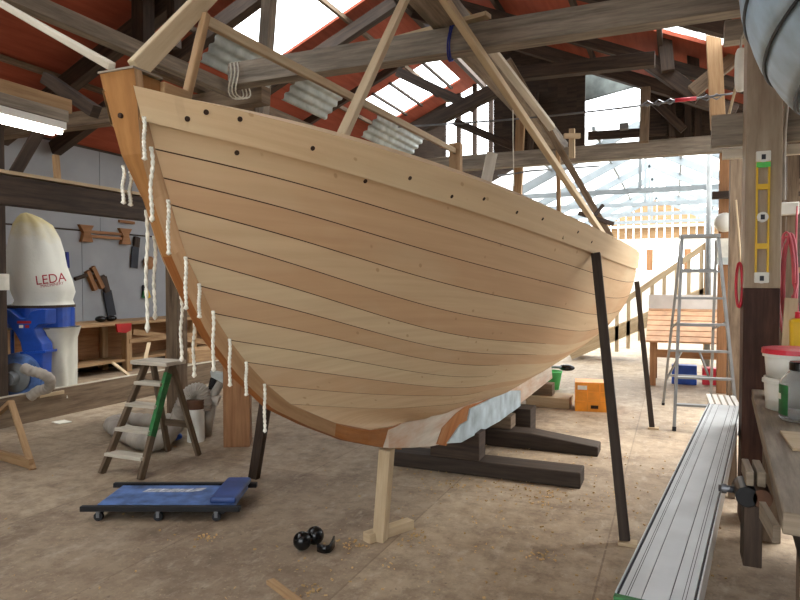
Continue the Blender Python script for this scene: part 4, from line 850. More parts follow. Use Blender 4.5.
# Y shaped inlet duct and blower in front, in a plane facing the camera
PD = 7.35
def Q(px, py, d=PD): return D(px, py, d)
mb = MB(); mb.prism([Q(-14, 309), Q(0, 309), Q(10, 310), Q(19, 318), Q(24, 319), Q(32, 311), Q(42, 309), Q(46, 309), Q(46, 324), Q(38, 325), Q(34, 329), Q(37, 337), Q(42, 344), Q(43, 351), Q(22, 352), Q(20, 342), Q(15, 333), Q(8, 324), Q(-14, 323)], FWD*.22)
mb.build('inlet_duct', 'blue_paint', dc, bevel=.01)
MB().prism([Q(20, 352, PD-.02), Q(45, 350.5, PD-.02), Q(45, 353, PD-.02), Q(20, 354, PD-.02)], FWD*.26).build('duct_flange', 'blue_paint', dc)
MB().prism([Q(17, 321, PD-.006), Q(31, 321, PD-.006), Q(31, 323.5, PD-.006), Q(17, 323.5, PD-.006)], FWD*.005).build('red_label', 'red_ink', dc)
MB().prism([Q(19, 325, PD-.006), Q(23, 325, PD-.006), Q(23, 328, PD-.006), Q(19, 328, PD-.006)], FWD*.005).build('white_label', 'pale_paper', dc)
MB().prism([Q(25, 325, PD-.006), Q(29, 325, PD-.006), Q(29, 328, PD-.006), Q(25, 328, PD-.006)], FWD*.005).build('red_label', 'red_ink', dc)
bc = Q(18, 377); ax = -FWD; ax.z = 0
MB().prism([Q(25, 353), Q(43, 353), Q(42, 380), Q(30, 380)], FWD*.2).build('outlet_chute', 'blue_paint', dc, bevel=.01)
MB().lathe([(.0, -.2), (.27, -.2), (.28, -.18), (.28, 0), (.26, .02), (.17, .03), (.16, .05), (.0, .05)], bc, 36, ax).build('blower_housing', 'worn_blue_paint', dc)
MB().lathe([(.16, .04), (.17, .06), (.12, .09), (.08, .1), (.075, .2), (.0, .2)], bc, 28, ax).build('blower_inlet', 'grey_plastic', dc)
def hose(pts, r, rib, n=14, sub=10):
    P = [V(p) for p in pts]; out = []
    for i in range(len(P)-1):
        a, b, c, d = P[max(i-1, 0)], P[i], P[i+1], P[min(i+2, len(P)-1)]
        for k in range(sub):
            t = k/sub; out.append(.5*((2*b)+(c-a)*t+(2*a-5*b+4*c-d)*t*t+(3*b-a-3*c+d)*t**3))
    out.append(P[-1]); mb = MB(); mb.tube(out, [r*(1+rib*math.sin(i*math.pi/2)) for i in range(len(out))], n); return mb
hose([Q(24, 368, PD-.2), Q(31, 371, PD-.22), Q(42, 374, PD-.2), Q(50, 380, PD-.15), Q(48, 388, PD-.1), Q(38, 391, PD-.1), Q(30, 397, PD-.1)], .058, .06).build('inlet_hose', 'hose_grey', dc, smooth=True)
MB().box(DX-.35, DX+.35, DY-.3, DY+.3, .02, .08).build('base_plate', 'blue_paint', dc)
for sx in (-.24, .24):
    for sy in (-.2, .2): MB().bar((DX+sx, DY+sy, .08), (DX+sx, DY+sy, zr0), .03, .03, (0, 1, 0)).build('leg', 'blue_paint', dc)
# printed bag lettering wrapped on the bag
def text_mesh(body, size):
    cu = bpy.data.curves.new('t', 'FONT'); cu.body = body; cu.size = size; cu.align_x = 'CENTER'; cu.resolution_u = 4
    o = bpy.data.objects.new('t', cu); COL.objects.link(o); bpy.context.view_layer.update()
    me = bpy.data.meshes.new_from_object(o.evaluated_get(bpy.context.evaluated_depsgraph_get())); COL.objects.unlink(o); bpy.data.objects.remove(o)
    bm = bmesh.new(); bm.from_mesh(me); bmesh.ops.triangulate(bm, faces=bm.faces)
    for _ in range(2): bmesh.ops.subdivide_edges(bm, edges=[e for e in bm.edges if e.calc_length() > .02], cuts=1)
    bmesh.ops.triangulate(bm, faces=bm.faces)
    vs = [v.co.copy() for v in bm.verts]; fs = [tuple(v.index for v in f.verts) for f in bm.faces]; bm.free(); return vs, fs
from mathutils.bvhtree import BVHTree
ubt = BVHTree.FromPolygons([tuple(v) for v in ub.v], ub.f)
def print_on_bag(body, size, pxc, pyc, tilt, name):
    vs, fs = text_mesh(body, size); mb = MB(); ct, st_ = math.cos(tilt), math.sin(tilt); c = D(pxc, pyc, 7.0); RH = V((RGT.x, RGT.y, 0)); dirn = (c-EYE).normalized()
    for v in vs:
        o = c+RH*(v.x*ct-v.y*st_)+V((0, 0, v.x*st_+v.y*ct)); h = ubt.ray_cast(o, dirn)
        mb.v.append((h[0]-dirn*.004) if h[0] is not None else o+dirn*.5)
    for f in fs: mb.face(f, [(0, 0)]*3)
    return mb.build(name, 'red_ink', upbag)
print_on_bag('LEDA', .155, 51.5, 283, .13, 'red_lettering')
print_on_bag('MACHINERY', .05, 52.5, 286, .15, 'small_red_lettering')

# wooden step ladder
LX0, LX1 = -4.38, -3.95
wl = thing('wooden_stepladder', 'old wooden stepladder splashed with paint and one green side', 'ladder', (-4.16, 4.2, 0))
yt, zt_ = 4.32, .88
for x, xt, mat in ((LX0, -4.30, 'ladder_stile'), (LX1, -4.03, 'ladder_stile')):
    MB().bar((x, 3.89, 0), (xt, yt, zt_), .035, .06, (0, -1, .4)).build('stile', mat, wl, bevel=.003)
v0, v1 = V((LX1, 3.89, 0)), V((-4.03, yt, zt_)); nn = V((0, -.88, .43)).normalized()
MB().bar(v0.lerp(v1, .36)+V((0, -.002, 0)), v0.lerp(v1, .92)+V((0, -.002, 0)), .037, .062, (0, -1, .4)).build('green_paint_patch', 'green_paint', wl)
for t in (.18, .40, .62, .82):
    a = V((LX0, 3.89, 0)).lerp(V((-4.30, yt, zt_)), t); b_ = v0.lerp(v1, t)
    MB().bar(a, b_, .12, .028).build('tread', 'worn_ladder_timber', wl, bevel=.003)
MB().box(-4.37, -3.96, yt-.12, yt+.12, zt_, zt_+.035).build('top_step', 'worn_ladder_timber', wl, bevel=.004)
for x, xt in ((-4.38, -4.28), (-4.02, -4.06)):
    MB().bar((x, 4.66, 0), (xt, yt+.06, zt_-.02), .03, .055, (0, 1, .4)).build('leg', 'ladder_stile', wl, bevel=.003)
MB().bar((-4.36, 4.58, .30), (-4.03, 4.58, .30), .02, .06).build('brace', 'ladder_stile', wl)
# extraction hose with pipe and gate behind the stepladder
hs = thing('extraction_hose', 'grey ribbed extraction hose arching behind the wooden stepladder', 'hose', G(198, 440))
ROOT[hs] = Matrix.Translation(G(198, 440)); d0 = 6.5
def hz(px, py, d=6.5): return D(px, py, d)
g0 = G(150, 437); 
hose([G(118, 429, .09), G(140, 440, .1), G(160, 440, .1), D(176, 424, 6.55), D(184, 405, 6.5), D(191, 394, 6.5), D(199, 391.5, 6.5), D(203, 397, 6.5), D(203, 410, 6.5)], .085, .08, 16, 20).build('hose', 'hose_grey', hs, smooth=True)
pp = G(196, 441); MB().cyl((pp.x, pp.y, 0), (pp.x, pp.y, .33), .085, n=20).build('standing_pipe', 'white_plastic', hs, smooth=False)
MB().cyl((pp.x, pp.y, .33), (pp.x, pp.y, .42), .088, n=20).build('pipe_sleeve', 'rusty_steel', hs)
hose([G(112, 432, .09)+V((.0, .1, 0)), G(112, 424, .09), G(130, 420, .09), G(160, 422, .09), G(185, 418, .1), G(199, 420, .1)], .08, .08, 14, 16).build('floor_hose', 'hose_grey', hs, smooth=True)
gt = thing('blast_gate', 'pale green duct gate with a grey spout beside the hose', 'duct fitting', D(213, 388, 6.55)); ROOT[gt] = Matrix.Translation(D(213, 388, 6.55))
MB().prism([D(210, 371, 6.5), D(225, 374, 6.5), D(224, 384, 6.5), D(211, 377, 6.5)], FWD*.1).build('gate_plate', 'galvanised', gt, bevel=.004)
MB().cyl(D(222, 381, 6.55), D(209, 402, 6.55), .04, .05, 14).build('spout', 'hose_grey', gt, smooth=True)
MB().cyl(D(208, 397, 6.55), D(219, 401, 6.55), .055, n=14).build('collar', 'hose_grey', gt)
MB().cyl(D(211, 401, 6.55), G(204, 436), .06, .075, 14).build('drop_pipe', 'hose_grey', gt, smooth=True)
tag(MB().bar(D(214, 378, 7.2), D(210, 395, 7.2), .07, .05, FWD).build('black_handle', 'black_plastic'), 'black handle sticking up behind the duct gate', 'handle')
tag(MB().ell(G(147, 438)+V((.35, -.0, .055)), .1, .06, .045).build('blue_rag', 'blue_paint', smooth=True), 'crumpled blue rag on the floor behind the wooden stepladder', 'rag')
# small stand at the left edge
a, b_ = G(33, 470), V(D(11, 402, 5.9)); c = G(-30, 451)
ss = thing('timber_stand', 'small timber stand at the left edge of the floor', 'stand', a); ROOT[ss] = Matrix.Translation(a)
MB().bar(a+V((0, 0, .0)), b_, .05, .035).build('upright', 'honey_timber', ss); MB().bar(a+V((-.02, 0, .05)), c+V((0, 0, .05)), .035, .08).build('foot', 'honey_timber', ss)
MB().bar(b_, G(-30, 440), .05, .035).build('upright', 'honey_timber', ss)

# creeper
cp = thing('mechanic_creeper', 'blue mechanics creeper with worn white lettering and a head cushion on the floor', 'creeper', RGT*-1.60+V((FWD.x, FWD.y, 0)).normalized()*4.5, TH)
L2, W2 = .51, .25
MB().box(-L2+.06, L2-.03, -W2+.03, W2-.06, .07, .10).build('platform', 'worn_blue_paint', cp, local=True, bevel=.01)
MB().box(L2-.20, L2-.02, -W2+.03, W2, .10, .145).build('head_cushion', 'navy_vinyl', cp, local=True, bevel=.018)
for y in (-W2, W2): MB().box(-L2-.03, L2+.02, y-.02, y+.02, .065, .10).build('side_rail', 'black_metal', cp, local=True, bevel=.004)
for x in (-.42, -.02, .40): MB().box(x-.02, x+.02, -W2, W2, .045, .07).build('cross_member', 'black_metal', cp, local=True)
for x in (-.42, -.02, .37):
    for y in (-W2, W2):
        c = MB().cyl((x, y-.012, .03), (x, y+.012, .03), .03, n=18).build('caster_wheel', 'black_rubber', cp, local=True)
        f_ = MB().box(x-.012, x+.012, y-.02, y+.02, .055, .068).box(x-.01, x+.01, y-.02, y-.015, .025, .06).box(x-.01, x+.01, y+.015, y+.02, .025, .06).build('caster_fork', 'steel', cp, local=True)
mb = MB(); x = -.24
for w in (.028, .026, .03, .026, .026, .03, .028, .024, .026, .03):
    mb.prism([(x, .03, .1012), (x+w, .03, .1012), (x+w+.02, .10, .1012), (x+.02, .10, .1012)], (0, 0, .0012)); x += w+.006
mb.prism([(x, .03, .1012), (x+.08, .06, .1012), (x+.10, .12, .1012), (x+.03, .11, .1012)], (0, 0, .0012))
mb.build('worn_lettering', 'white_mark', cp, local=True)
# ear defenders
e = G(312, 549); em = thing('ear_defenders', 'black ear defenders lying on the floor left of the forefoot prop', 'ear defenders', e, TH)
MB().ell((-.055, -.02, .058), .055, .05, .056).build('ear_cup', 'black_plastic', em, smooth=True, local=True); MB().ell((.01, .06, .058), .055, .05, .055).build('ear_cup', 'black_plastic', em, smooth=True, local=True)
pts = [(.02+.055*math.sin(t)*1.0+.05*t/3.0, -.04+.05*math.cos(t)*-.6, .03+.0*t) for t in [i*.2 for i in range(15)]]
mb = MB(); rows = []
for z in (.004, .05): rows.append([(.035+.0+.10*i/14, -.045-.03*math.sin(i/14*math.pi)+ (.07*(max(0, i-11)/3)**2), z+ (.02*(max(0, i-11)/3) if z > .02 else 0)) for i in range(15)])
mb.grid(rows, [[(0, 0)]*15]*2); o = mb.build('headband', 'black_plastic', em, smooth=True, local=True); so = o.modifiers.new('s', 'SOLIDIFY'); so.thickness = .008
tag(MB().bar(G(270, 581, .012), G(299, 603, .012), .045, .022).build('wood_offcut', 'honey_timber', bevel=.002), 'brown strip of wood on the floor at the bottom edge of the picture', 'offcut')
tag(MB().bar(G(58, 421, .004), G(66, 423, .004), .14, .006).build('paper_scrap', 'pale_paper'), 'pale scrap lying on the floor before the long low board', 'scrap')
# shavings
rnd = random.Random(5); mb = MB()
def shav(x, y):
    an = rnd.random()*6.28; r = rnd.uniform(.003, .008); L = rnd.uniform(.006, .018); pts = []
    ca, sa = math.cos(an), math.sin(an); rows = [[], []]; t1 = rnd.uniform(2.5, 5.5)
    for k in range(6):
        t = t1*k/5; px_, pz = r*math.sin(t), r*(1-math.cos(t))*.8+.001
        for j in (0, 1):
            yy = (j-.5)*L; rows[j].append((x+ca*px_-sa*yy, y+sa*px_+ca*yy, pz))
    mb.grid(rows)
for _ in range(700):
    t = rnd.random()
    if t < .55: cx, cy, s = rnd.uniform(-1.9, .0), rnd.uniform(2.6, 6.2), .25
    elif t < .8: cx, cy, s = -1.0, 4.95, .35
    else: cx, cy, s = rnd.uniform(-5, 1.2), rnd.uniform(2.2, 8), .3
    shav(cx+rnd.gauss(0, s), cy+rnd.gauss(0, s*.7))
for (px, py) in ((415, 535), (310, 590), (540, 555), (205, 540), (450, 485), (350, 545)):
    q = G(px, py)
    for _ in range(22): shav(q.x+rnd.gauss(0, .05), q.y+rnd.gauss(0, .05))
tag(mb.build('wood_shavings', 'shavings', origin=(-1, 4, 0)), 'pale curled wood shavings scattered over the floor round the boat', 'shavings', None, 'stuff')

# ================================================================== RIGHT SIDE
# big post with spirit level
pa, pb_ = AY(745, 200, 4.75), AY(782, 200, 4.75)
post = thing('main_post', 'big weathered post carrying the big tie beam, dark and stained at the foot', 'post', ((pa.x+pb_.x)/2, 4.85, 0))
MB().box(pa.x, pb_.x, 4.75, 4.97, 0, 1.56).build('post_foot', 'stained_timber', post, bevel=.006); MB().box(pa.x, pb_.x, 4.75, 4.97, 1.56, zc-.11).build('post_shaft', 'post_timber', post, bevel=.006)
l0, l1 = AY(763.5, 151, 4.735), AY(763.5, 283, 4.735)
lv = thing('spirit_level', 'yellow spirit level hanging on the front of the big post', 'spirit level', (l1.x, 4.735, l1.z)); lx = l0.x; wv = .040; y0_, y1_ = 4.725, 4.748
H0, H1 = l1.z, l0.z; hL = H1-H0
for dx in (-wv, wv-.012): MB().box(lx+dx, lx+dx+.012, y0_, y1_, H0+.03, H1-.03).build('rail', 'yellow_paint', lv)
for t in (.05, .28, .50, .73, .93): MB().box(lx-wv+.012, lx+wv-.012, y0_+.002, y1_, H0+hL*t-.018, H0+hL*t+.018).build('web', 'yellow_paint', lv)
for z in (H0, H1-.07): MB().box(lx-wv-.002, lx+wv+.002, y0_-.002, y1_, z, z+.07).build('end_cap', 'white_plastic', lv, bevel=.006)
for z in (H0+.03, H0+hL*.5, H1-.04):
    MB().cyl((lx, y0_-.006, z), (lx, y1_, z), .033, n=20).build('vial_holder', 'white_plastic', lv); MB().box(lx-.012, lx+.012, y0_-.009, y0_-.004, z-.016, z+.016).build('vial', 'dark_slot', lv)
MB().box(lx-wv, lx+wv, y0_-.001, y1_, H1-.105, H1-.072).build('lime_band', 'lime_paint', lv)
# boards on and behind the post
a, b_ = AY(711, 133, 5.05), AY(748, 133, 5.05)
timber('cross_board', 'pale grey board behind the big post at the top of the opening', 'board', (a.x, 5.02, a.z), (pb_.x+.9, 5.02, a.z), .06, .22, 'grey_timber')
a = AY(722, 155, 5.1); timber('cross_board', 'white painted strip below the pale grey board behind the big post', 'board', (a.x, 5.09, a.z), (pb_.x+.9, 5.09, a.z), .04, .07, 'white_timber')
a = AY(738, 60, 5.6); timber('cross_beam', 'grey beam end poking out behind the top of the big post', 'beam', (AY(724, 34, 5.6).x, 5.6, AY(724, 34, 5.6).z), (1.6, 5.6, AY(724, 34, 5.6).z), .14, .16, 'grey_timber')
TY('leaning_board', 'pale board leaning beside the float near the big post', 'board', (728, 118), (742, 62), 5.7, .02, .10, 'pale_timber', None)
fl = thing('hanging_float', 'white oval float hanging on a loop at the top of the big post', 'float', D(741, 90, 4.55)); ROOT[fl] = Matrix.Translation(D(741, 90, 4.55))
c = D(740.5, 70, 4.5); MB().lathe([(.0, -.155), (.022, -.148), (.034, -.12), (.038, -.06), (.038, .06), (.034, .12), (.022, .148), (.0, .155)], c, 20).build('float_body', 'white_plastic', fl, smooth=True)
MB().tube([c+V((0, 0, .15)), c+V((.0, 0, .22)), c+V((.03, .05, .29)), c+V((.09, .1, .28))], .008, 6).build('loop', 'hose_grey', fl, smooth=True)
# jamb posts of the opening
timber('jamb_post', 'orange brown post at the right side of the bright opening', 'post', (AY(725.5, 250, 10.3).x, 10.3, 0), (AY(725.5, 250, 10.3).x, 10.3, zc2-.12), .19, .16, 'orange_timber', 'jamb posts', up=(0, 1, 0))
timber('jamb_post', 'grey post just right of the orange one by the opening', 'post', (AY(738, 250, 9.6).x, 9.6, 0), (AY(738, 250, 9.6).x, 9.6, 3.3), .22, .2, 'brown_grey_timber', 'jamb posts', up=(0, 1, 0))
jx = AY(725.5, 250, 10.2).x
q = AY(725.5, 249, 10.18); tag(MB().box(q.x-.11, q.x+.11, 10.18, 10.215, q.z-.15, q.z+.15).build('notice_paper', 'pale_paper'), 'blank white sheet fixed to the orange post', 'paper')
q = AY(725.5, 261, 10.17); tag(MB().box(q.x-.12, q.x+.12, 10.17, 10.215, q.z-.05, q.z+.05).build('grey_plate', 'galvanised'), 'blue grey plate under the white sheet on the orange post', 'plate')
q = AY(725, 222, 10.1); bl_ = thing('wall_lamp', 'round pale bulkhead lamp on the orange post', 'lamp', q); ROOT[bl_] = Matrix.Translation(q)
MB().lathe([(.0, .09), (.07, .085), (.12, .05), (.14, 0), (.0, 0)], q+V((0, .07, 0)), 20, (0, -1, 0)).build('globe', 'white_plastic', bl_, smooth=True); MB().cyl(q+V((0, .07, 0)), q+V((0, .11, 0)), .1, n=16).build('base', 'grey_plastic', bl_)
q = AY(721, 195, 10.1); timber('bracket_arm', 'dark bracket sticking out left of the orange post', 'bracket', (AY(712, 195, 10.12).x, 10.12, q.z), (jx+.2, 10.12, q.z), .12, .1, 'dark_timber')
TY('leaning_lath', 'pale lath leaning against the grey post by the opening', 'lath', (736, 200), (741, 262), 9.3, .02, .06, 'pale_timber', None)
def coil(c, w, h, n, label, mat, tail=.0, seed=1):
    rr = random.Random(seed); mb = MB(); pts = []
    for k in range(n):
        dw, dh, ph = rr.uniform(.8, 1.1), rr.uniform(.85, 1.1), rr.uniform(-.02, .02)
        for i in range(24):
            an = 2*math.pi*i/24; pts.append(V(c)+V((w*dw*math.cos(an)+ph, .012*k+.01*math.sin(an), h*dh*math.sin(an))))
    mb.tube(pts, .009, 7); tag(mb.build('hose_coil', mat, smooth=True), label, 'hose', 'coiled hoses')
q = D(789, 283, 4.23); coil((q.x, q.y, q.z), .045, .31, 4, 'pink red air hose coiled on the right of the big post', 'pink_hose', seed=2)
q = D(740, 285, 4.28); coil((q.x, q.y, q.z), .022, .17, 2, 'red cord looped on the left of the big post', 'red_plastic', seed=4)
tag(MB().tube([D(797, 206, 5.14), D(796, 240, 5.14), D(797, 300, 5.16), D(799, 340, 5.18)], .008, 7).build('hose_drop', 'pink_hose', smooth=True), 'single pink hose dropping from the white box', 'hose')
# shelving behind the post
shf = thing('timber_shelving', 'dark timber shelving behind the big post with junk on it', 'shelves', (1.35, 6.4, 0))
for z in (.75, 1.23, 1.72, 2.3): MB().box(.86, 2.0, 6.1, 6.7, z-.04, z).build('shelf', 'honey_timber' if z < 2 else 'brown_grey_timber', shf)
for x in (.88, 1.98):
    for y in (6.12, 6.68): MB().box(x-.04, x+.04, y-.04, y+.04, 0, 2.9).build('upright', 'brown_grey_timber', shf)
MB().bar((.86, 6.72, 2.4), (2.0, 6.72, 2.9), .04, .1).build('brace', 'brown_grey_timber', shf)
q = D(788, 209, 5.16); tag(MB().box(q.x-.06, q.x+.08, q.y, q.y+.1, q.z-.045, q.z+.055).build('socket_box', 'white_plastic', bevel=.008), 'white electrical box on the right of the big post', 'box')
q = D(784, 130, 4.62); tag(MB().tube([D(789, 88, 4.24), D(787, 100, 4.24), D(784.5, 130, 4.24), D(783.5, 160, 4.24), D(783.5, 200, 4.24)], .014, 8).build('conduit', 'hose_grey', smooth=True), 'grey flexible pipe running down the right side of the big post', 'pipe')
q = D(797, 322, 3.86); yc = thing('yellow_jug', 'yellow plastic jug behind the white buckets', 'jug', (q.x, q.y, .9)); ROOT[yc] = Matrix.Translation((q.x, q.y, .9))
MB().box(q.x-.04, q.x+.07, q.y-.05, q.y+.07, 1.165, 1.38).build('jug_body', 'yellow_paint', yc, bevel=.02); MB().cyl((q.x+.02, q.y+.01, 1.38), (q.x+.02, q.y+.01, 1.42), .03).build('jug_cap', 'red_plastic', yc)
tag(MB().box(q.x-.11, q.x+.14, q.y-.06, q.y+.10, .902, 1.163).build('cardboard_box', 'cardboard', bevel=.005), 'brown cardboard box behind the white buckets under the yellow jug', 'box')
q = D(786, 330, 3.84); tag(MB().bar((q.x, q.y, .92), (q.x+.04, q.y+.1, 1.5), .07, .02, (0, 1, 0)).build('wood_offcut', 'pale_timber'), 'pale board end standing on the bench behind the buckets', 'offcut')
# bench in the right foreground
wb = thing('workbench', 'worn wooden workbench in the right foreground', 'workbench', (.85, 3.3, 0))
for k in range(3): MB().box(.36+k*.32, .674+k*.32, 2.2+.02*k, 4.72, .83, .90).build('top_plank', 'bench_timber', wb, bevel=.006)
MB().box(.42, 1.3, 2.27, 2.32, .68, .83).build('apron', 'bench_timber', wb); MB().box(.42, .46, 2.32, 4.6, .70, .83).build('apron', 'dark_timber', wb)
for x, y in ((.47, 2.40), (1.25, 2.40), (.47, 4.5), (1.25, 4.5)): MB().box(x-.05, x+.05, y-.05, y+.05, 0, .83).build('leg', 'brown_grey_timber', wb, bevel=.004)
MB().bar(D(772, 514, 2.25), D(792, 540, 2.05), .02, .06).build('corner_brace', 'bench_timber', wb)
MB().bar((.44, 2.44, .62), (.50, 2.30, .0), .03, .09, (0, 1, 0)).build('leg_board', 'brown_grey_timber', wb)
wb.rotation_euler = (0, 0, -.064); wb.location.x += .02
q = AX(752, 478, .33); vy = 2.98
vs = thing('bench_vice', 'old bench vice with a dark wooden chop on the side of the workbench', 'vice', (.3, vy, .45))
MB().box(.272, .300, vy-.10, vy+.10, .785, .845).build('jaw_plate', 'bench_timber', vs, bevel=.004); MB().box(.312, .343, vy-.10, vy+.10, .785, .845).build('jaw_plate', 'bench_timber', vs, bevel=.004)
MB().cyl((.278, vy-.09, .735), (.278, vy+.08, .735), .042, n=18).build('roller', 'black_metal', vs, bevel=.004); MB().cyl((.332, vy-.09, .735), (.332, vy+.08, .735), .038, n=18).build('roller', 'rusty_steel', vs, bevel=.004)
MB().box(.268, .335, vy-.08, vy+.06, .45, .70).build('chop', 'dark_timber', vs, bevel=.004)
MB().cyl((.25, vy, .735), (.18, vy, .735), .014, n=14).build('screw', 'steel', vs, smooth=True); MB().cyl((.21, vy, .735), (.19, vy, .735), .02, n=14).build('screw_collar', 'steel', vs)
# buckets, bottle, board on the bench
q = G(789, 409, .9); bx, by = q.x+.02, q.y
def bucket(z0, z1, r0, r1, label, lid):
    t = thing('plastic_bucket', label, 'bucket', (bx, by, z0), 0, 'white buckets on the workbench'); w = .004
    MB().lathe([(r0, z0), (r1, z1), (r1-w, z1), (r0-w, z0+w), (0, z0+w)], (bx, by, 0), 32).build('bucket_body', 'white_plastic', t, smooth=True)
    MB().lathe([(r1, z1-.03), (r1+.008, z1-.03), (r1+.008, z1-.012), (r1, z1-.012)], (bx, by, 0), 32).build('rim', 'white_plastic', t)
    if lid: MB().lathe([(0, z1+.018), (r1-.01, z1+.018), (r1+.012, z1+.014), (r1+.014, z1-.012), (r1+.006, z1-.012), (r1+.004, z1), (0, z1)], (bx, by, 0), 32).build('lid', 'red_plastic', t)
bucket(.901, 1.075, .135, .145, 'lower white plastic bucket of the stack on the workbench', False); bucket(1.076, 1.22, .132, .145, 'upper white plastic bucket with a red lid on the workbench', True)
q = G(797, 421, .9); tx, ty = q.x+.015, q.y
bo = thing('plastic_bottle', 'clear plastic bottle with a black cap and green label on the workbench', 'bottle', (tx, ty, .901))
MB().lathe([(0, .905), (.085, .905), (.095, .92), (.095, 1.09), (.088, 1.115), (.055, 1.15), (.048, 1.155), (.048, 1.165), (.046, 1.165), (.05, 1.145), (.084, 1.11), (.091, 1.09), (.091, .925), (0, .912)], (tx, ty, 0), 32).build('bottle_body', 'clear_plastic', bo, smooth=True)
MB().lathe([(0, 1.20), (.05, 1.20), (.054, 1.195), (.054, 1.158), (.05, 1.155), (0, 1.158)], (tx, ty, 0), 28).build('cap', 'black_plastic', bo)
mb = MB(); rows = [[], []]
for i in range(15):
    an = math.radians(150+i*5.5)
    for j, z in enumerate((.935, 1.085)): rows[j].append((tx+.0965*math.cos(an), ty+.0965*math.sin(an), z))
mb.grid(rows); mb.build('label', 'green_paint', bo, smooth=True)
mb = MB(); rows = [[], []]
for i in range(8):
    an = math.radians(165+i*5)
    for j, z in enumerate((1.01, 1.04)): rows[j].append((tx+.0972*math.cos(an), ty+.0972*math.sin(an), z))
mb.grid(rows); mb.build('label_band', 'pale_paper', bo, smooth=True)
a, b_ = G(780, 432, .905), G(782, 449, .905); tag(MB().box(a.x, a.x+.5, b_.y, a.y, .901, .913).build('plywood_piece', 'pale_timber', bevel=.002), 'square of pale plywood lying on the workbench before the bottle', 'board')
tag(MB().ell((a.x+.14, (a.y+b_.y)/2, .925), .055, .03, .012, 12, 8).build('paper_wad', 'cotton', smooth=True), 'crumpled pale paper on the plywood piece', 'paper')
# aluminium plank on trestles
hp = .62
n0, n1, n2, n3 = G(612, 598, hp), G(699, 600, hp), G(741, 406, hp), G(708, 404, hp)
ctr0, ctr1 = (n0+n1)/2, (n2+n3)/2; ax = (ctr1-ctr0).normalized(); px_ = V((ax.y, -ax.x, 0)); wd = abs((n1-n0).dot(px_)); wd2 = abs((n2-n3).dot(px_)); wp = (wd+wd2)/2
ap = thing('aluminium_plank', 'long silver aluminium scaffold plank with grooves in the right foreground', 'plank', (ctr0+ctr1)/2-V((0, 0, .09)))
ROOT[ap] = Matrix.Translation((ctr0+ctr1)/2-V((0, 0, .09)))
A0, A1 = ctr0-ax*.02, ctr1
def strip(o0, o1, z0, z1, name, mat): MB().bar(A0+px_*((o0+o1)/2)+V((0, 0, (z0+z1)/2)), A1+px_*((o0+o1)/2)+V((0, 0, (z0+z1)/2)), abs(o1-o0), z1-z0).build(name, mat, ap)
hw = wp/2
cuts = [-hw+.012, -hw*.33, hw*.33, hw-.012]
for k in range(3):
    strip(cuts[k]+.0015, cuts[k+1]-.0015, -.012, 0, 'deck_strip', 'aluminium')
for o_ in (-.72, -.66, .62, .70): strip(hw*o_-.001, hw*o_+.001, -.001, .0006, 'groove', 'dark_slot')
for k in (1, 2): strip(cuts[k]-.0015, cuts[k]+.0015, -.012, -.004, 'joint_slot', 'dark_slot')
for s in (-1, 1):
    strip(s*(hw-.011), s*(hw-.006), -.075, -.001, 'side_slot', 'dark_slot'); strip(s*hw-.005*(s > 0), s*hw+.005*(s < 0), -.09, .004, 'side_rail', 'aluminium')
MB().bar(A0-ax*.012+V((0, 0, -.045))-px_*hw, A0-ax*.012+V((0, 0, -.045))+px_*hw, .024, .088).build('end_cap', 'green_paint', ap)
# slatted end piece on the far end
e0 = A1+ax*.005
sl = thing('slatted_plank', 'white slatted plank end lying beyond the silver plank', 'plank', e0+V((0, 0, -.09))); ROOT[sl] = Matrix.Translation(e0+V((0, 0, -.09)))
sd = (px_*.25-ax*-.97)
for k in range(5):
    o_ = -hw+.005+(k+.5)*(2*hw)/5; MB().bar(e0+px_*o_+V((0, 0, -.01)), e0+px_*(o_-.055)+ax*.36+V((0, 0, .012)), wp/5-.014, .02).build('slat', 'shed_white', sl)
MB().bar(e0+px_*(-hw-.01)+ax*.1+V((0, 0, -.03)), e0+px_*hw+ax*.1+V((0, 0, -.03)), .04, .03).build('slat_bearer', 'dark_slot', sl)
for k, t in enumerate((.0, .93)):
    c = A0.lerp(A1, t)-V((0, 0, .091)); w_ = hw*.8
    tr = thing('plank_trestle', 'low timber trestle under the %s end of the silver plank' % ('near', 'far')[k], 'trestle', (c.x, c.y, 0), 0, 'trestles under the plank')
    ex = .10 if k == 0 else 0
    MB().bar(c-px_*(w_+ex)-V((0, 0, .035)), c+px_*w_-V((0, 0, .035)), .07, .07).build('top_bar', 'dark_timber' if k else 'brown_grey_timber', tr)
    for s in (-1, 1):
        for u in (-1, 1): MB().bar(c+px_*(w_*.8*s)-V((0, 0, .05)), V((c.x, c.y, 0))+px_*(w_*.8*s)+ax*(.14*u), .045, .045, (0, 1, 0)).build('leg', 'brown_grey_timber', tr)
# aluminium step ladder
f0, f1 = G(674, 431), G(663, 405); e_ = (f1-f0); e_.z = 0; sp = e_.length; e_.normalize(); w_ = V((e_.y, -e_.x, 0))
al = thing('aluminium_stepladder', 'tall aluminium stepladder standing in the opening to the bright bay', 'ladder', f0+w_*.3+e_*.6)
ROOT[al] = Matrix.Translation(f0+w_*.3+e_*.6)
fw, tw, hT = .62, .37, 2.12
tl = f0+e_*(sp*.36)+w_*(.11); tl.z = hT; tr_ = tl+w_*tw; fr = f0+w_*fw; rl, rr_ = f1+w_*.0, f1+w_*(.56)
for a, b_ in ((f0, tl), (fr, tr_)): MB().bar(a, b_, .03, .06, e_).build('stile', 'aluminium_dull', al); MB().bar(a, a.lerp(b_, .02), .036, .066, e_).build('rubber_foot', 'black_rubber', al)
tb0, tb1 = tl+e_*.12-V((0, 0, .05)), tr_+e_*.12-V((0, 0, .05))
